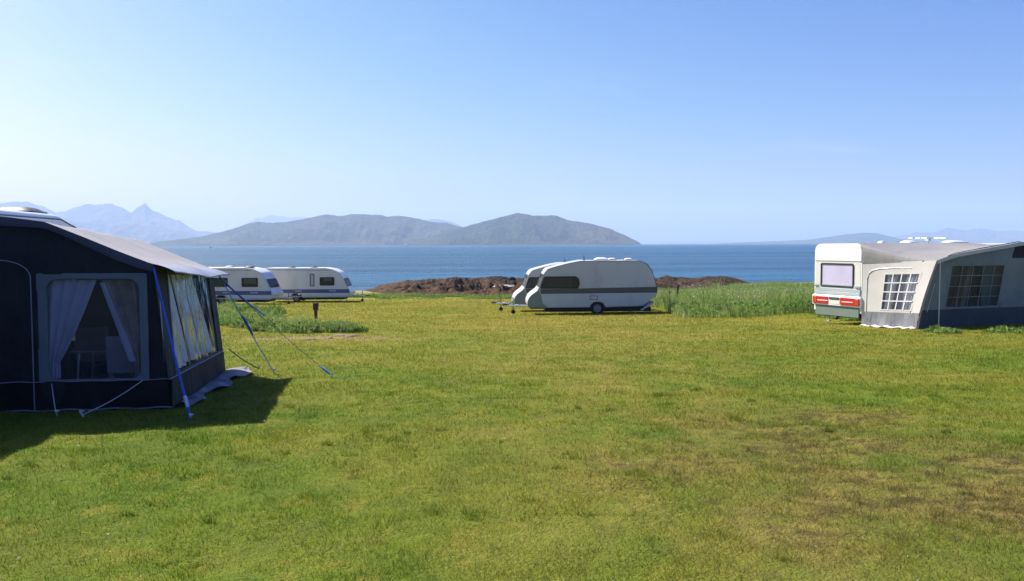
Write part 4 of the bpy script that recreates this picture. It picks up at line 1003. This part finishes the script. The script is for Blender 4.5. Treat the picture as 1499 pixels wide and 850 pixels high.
o = leaves("meadow_flowers", x, y, ground(x, y) + (.55 + .55 * clump) * RNG.uniform(.75, 1.12, len(x)) * (1 - .62 * sstep(50, 66, y)), RNG.uniform(.02, .05, len(x)), flower_m)
tag(o, "white flower heads scattered over the tall meadow", "wild flowers", kind="stuff")

def weedbed(name, centres, label, k=900, hh=.4, straw=.5):
    X = []; Yy = []; H = []
    for (cx_, cy_, rx, ry, f) in centres:
        n_ = int(k * f); a = RNG.uniform(0, 6.28, n_); r_ = RNG.random(n_) ** .5
        X.append(cx_ + rx * r_ * np.cos(a)); Yy.append(cy_ + ry * r_ * np.sin(a)); H.append(np.full(n_, hh) * (1.15 - .75 * r_ ** 2) * f ** .5)
    X = np.concatenate(X); Yy = np.concatenate(Yy); H = np.concatenate(H)
    z = ground(X, Yy); lump = .5 + 1.0 * fbm(X * 1.6, Yy * 1.6, 3, 300)
    o = leaves(name, X, Yy, z + RNG.random(len(X)) * H * lump, RNG.uniform(.035, .10, len(X)), leaf_m); tag(o, label, "weeds", kind="stuff")
    s_ = RNG.random(len(X)) < straw
    o2 = blades("rough_grass", np.stack([X[s_], Yy[s_], z[s_]], 1), H[s_] * lump[s_] * RNG.uniform(.5, 1.5, s_.sum()), RNG.uniform(.012, .025, s_.sum()), RNG.uniform(.1, .6, s_.sum()), meadow_m, True)
    tag(o2, "rough uncut grass mixed into the " + label, "rough grass", kind="stuff")
cs = []
for i in range(34):
    a = 325 + (506 - 325) * (i + .5) / 34 + random.uniform(-4, 4); b = np.interp(a, [325, 350, 420, 470, 520], [462, 478, 484, 486, 487]) + random.uniform(-2.5, 1.5)
    q = gp(a, float(b)); cs.append((q.x, q.y, random.uniform(.45, .8), random.uniform(.4, .9), random.uniform(.6, 1.15)))
for i in range(14):
    a = random.uniform(322, 400); b = random.uniform(450, 474); q = gp(a, b); cs.append((q.x, q.y, random.uniform(.5, 1.0), random.uniform(.5, 1.0), random.uniform(.7, 1.3)))
weedbed("weeds", cs, "weeds in a low uneven bed beyond the dark awning", 480, .34, 1.0)
cs = []
for i in range(44):
    a = 505 + (770 - 505) * i / 43 + random.uniform(-3, 3); q = gp(a, random.uniform(432.5, 437.5)); cs.append((q.x, q.y, random.uniform(.6, 1.4), random.uniform(.5, 1.2), random.uniform(.4, 1.1)))
weedbed("shore_plants", cs, "green tufts along the edge where the lawn meets the shore", 260, .28, .9)
cs = []
for (a, b, r_, f) in ((1215, 464, .5, .7), (1235, 467, .6, 1.0), (1250, 469, .5, .9), (1240, 461, .6, .6), (1370, 486, .35, .7), (1385, 487.5, .4, .5), (1470, 486, .5, .5), (1495, 486, .4, .5), (1205, 460, .5, .6)):
    q = gp(a, b); cs.append((q.x, q.y, r_, r_ * .8, f))
weedbed("tussocks", cs, "tussocks left unmown round the red tailed caravan and pale awning", 420, .20)

# white clover heads and small pale flecks in the lawn
cy_ = np.interp(RNG.random(220), cdf, dd); cy_ = cy_[cy_ < 30]; cx_ = RNG.uniform(-1, 1, len(cy_)) * (.6 * cy_ + 1)
k = ~(inside(TENT_POLY, cx_, cy_) | inside(AWN_POLY, cx_, cy_)); cx_, cy_ = cx_[k], cy_[k]
o = leaves("clover_flowers", cx_, cy_, ground(cx_, cy_) + .035, RNG.uniform(.008, .016, len(cx_)), flower_m)
tag(o, "tiny white clover heads dotted in the lawn", "clover flowers", kind="stuff")
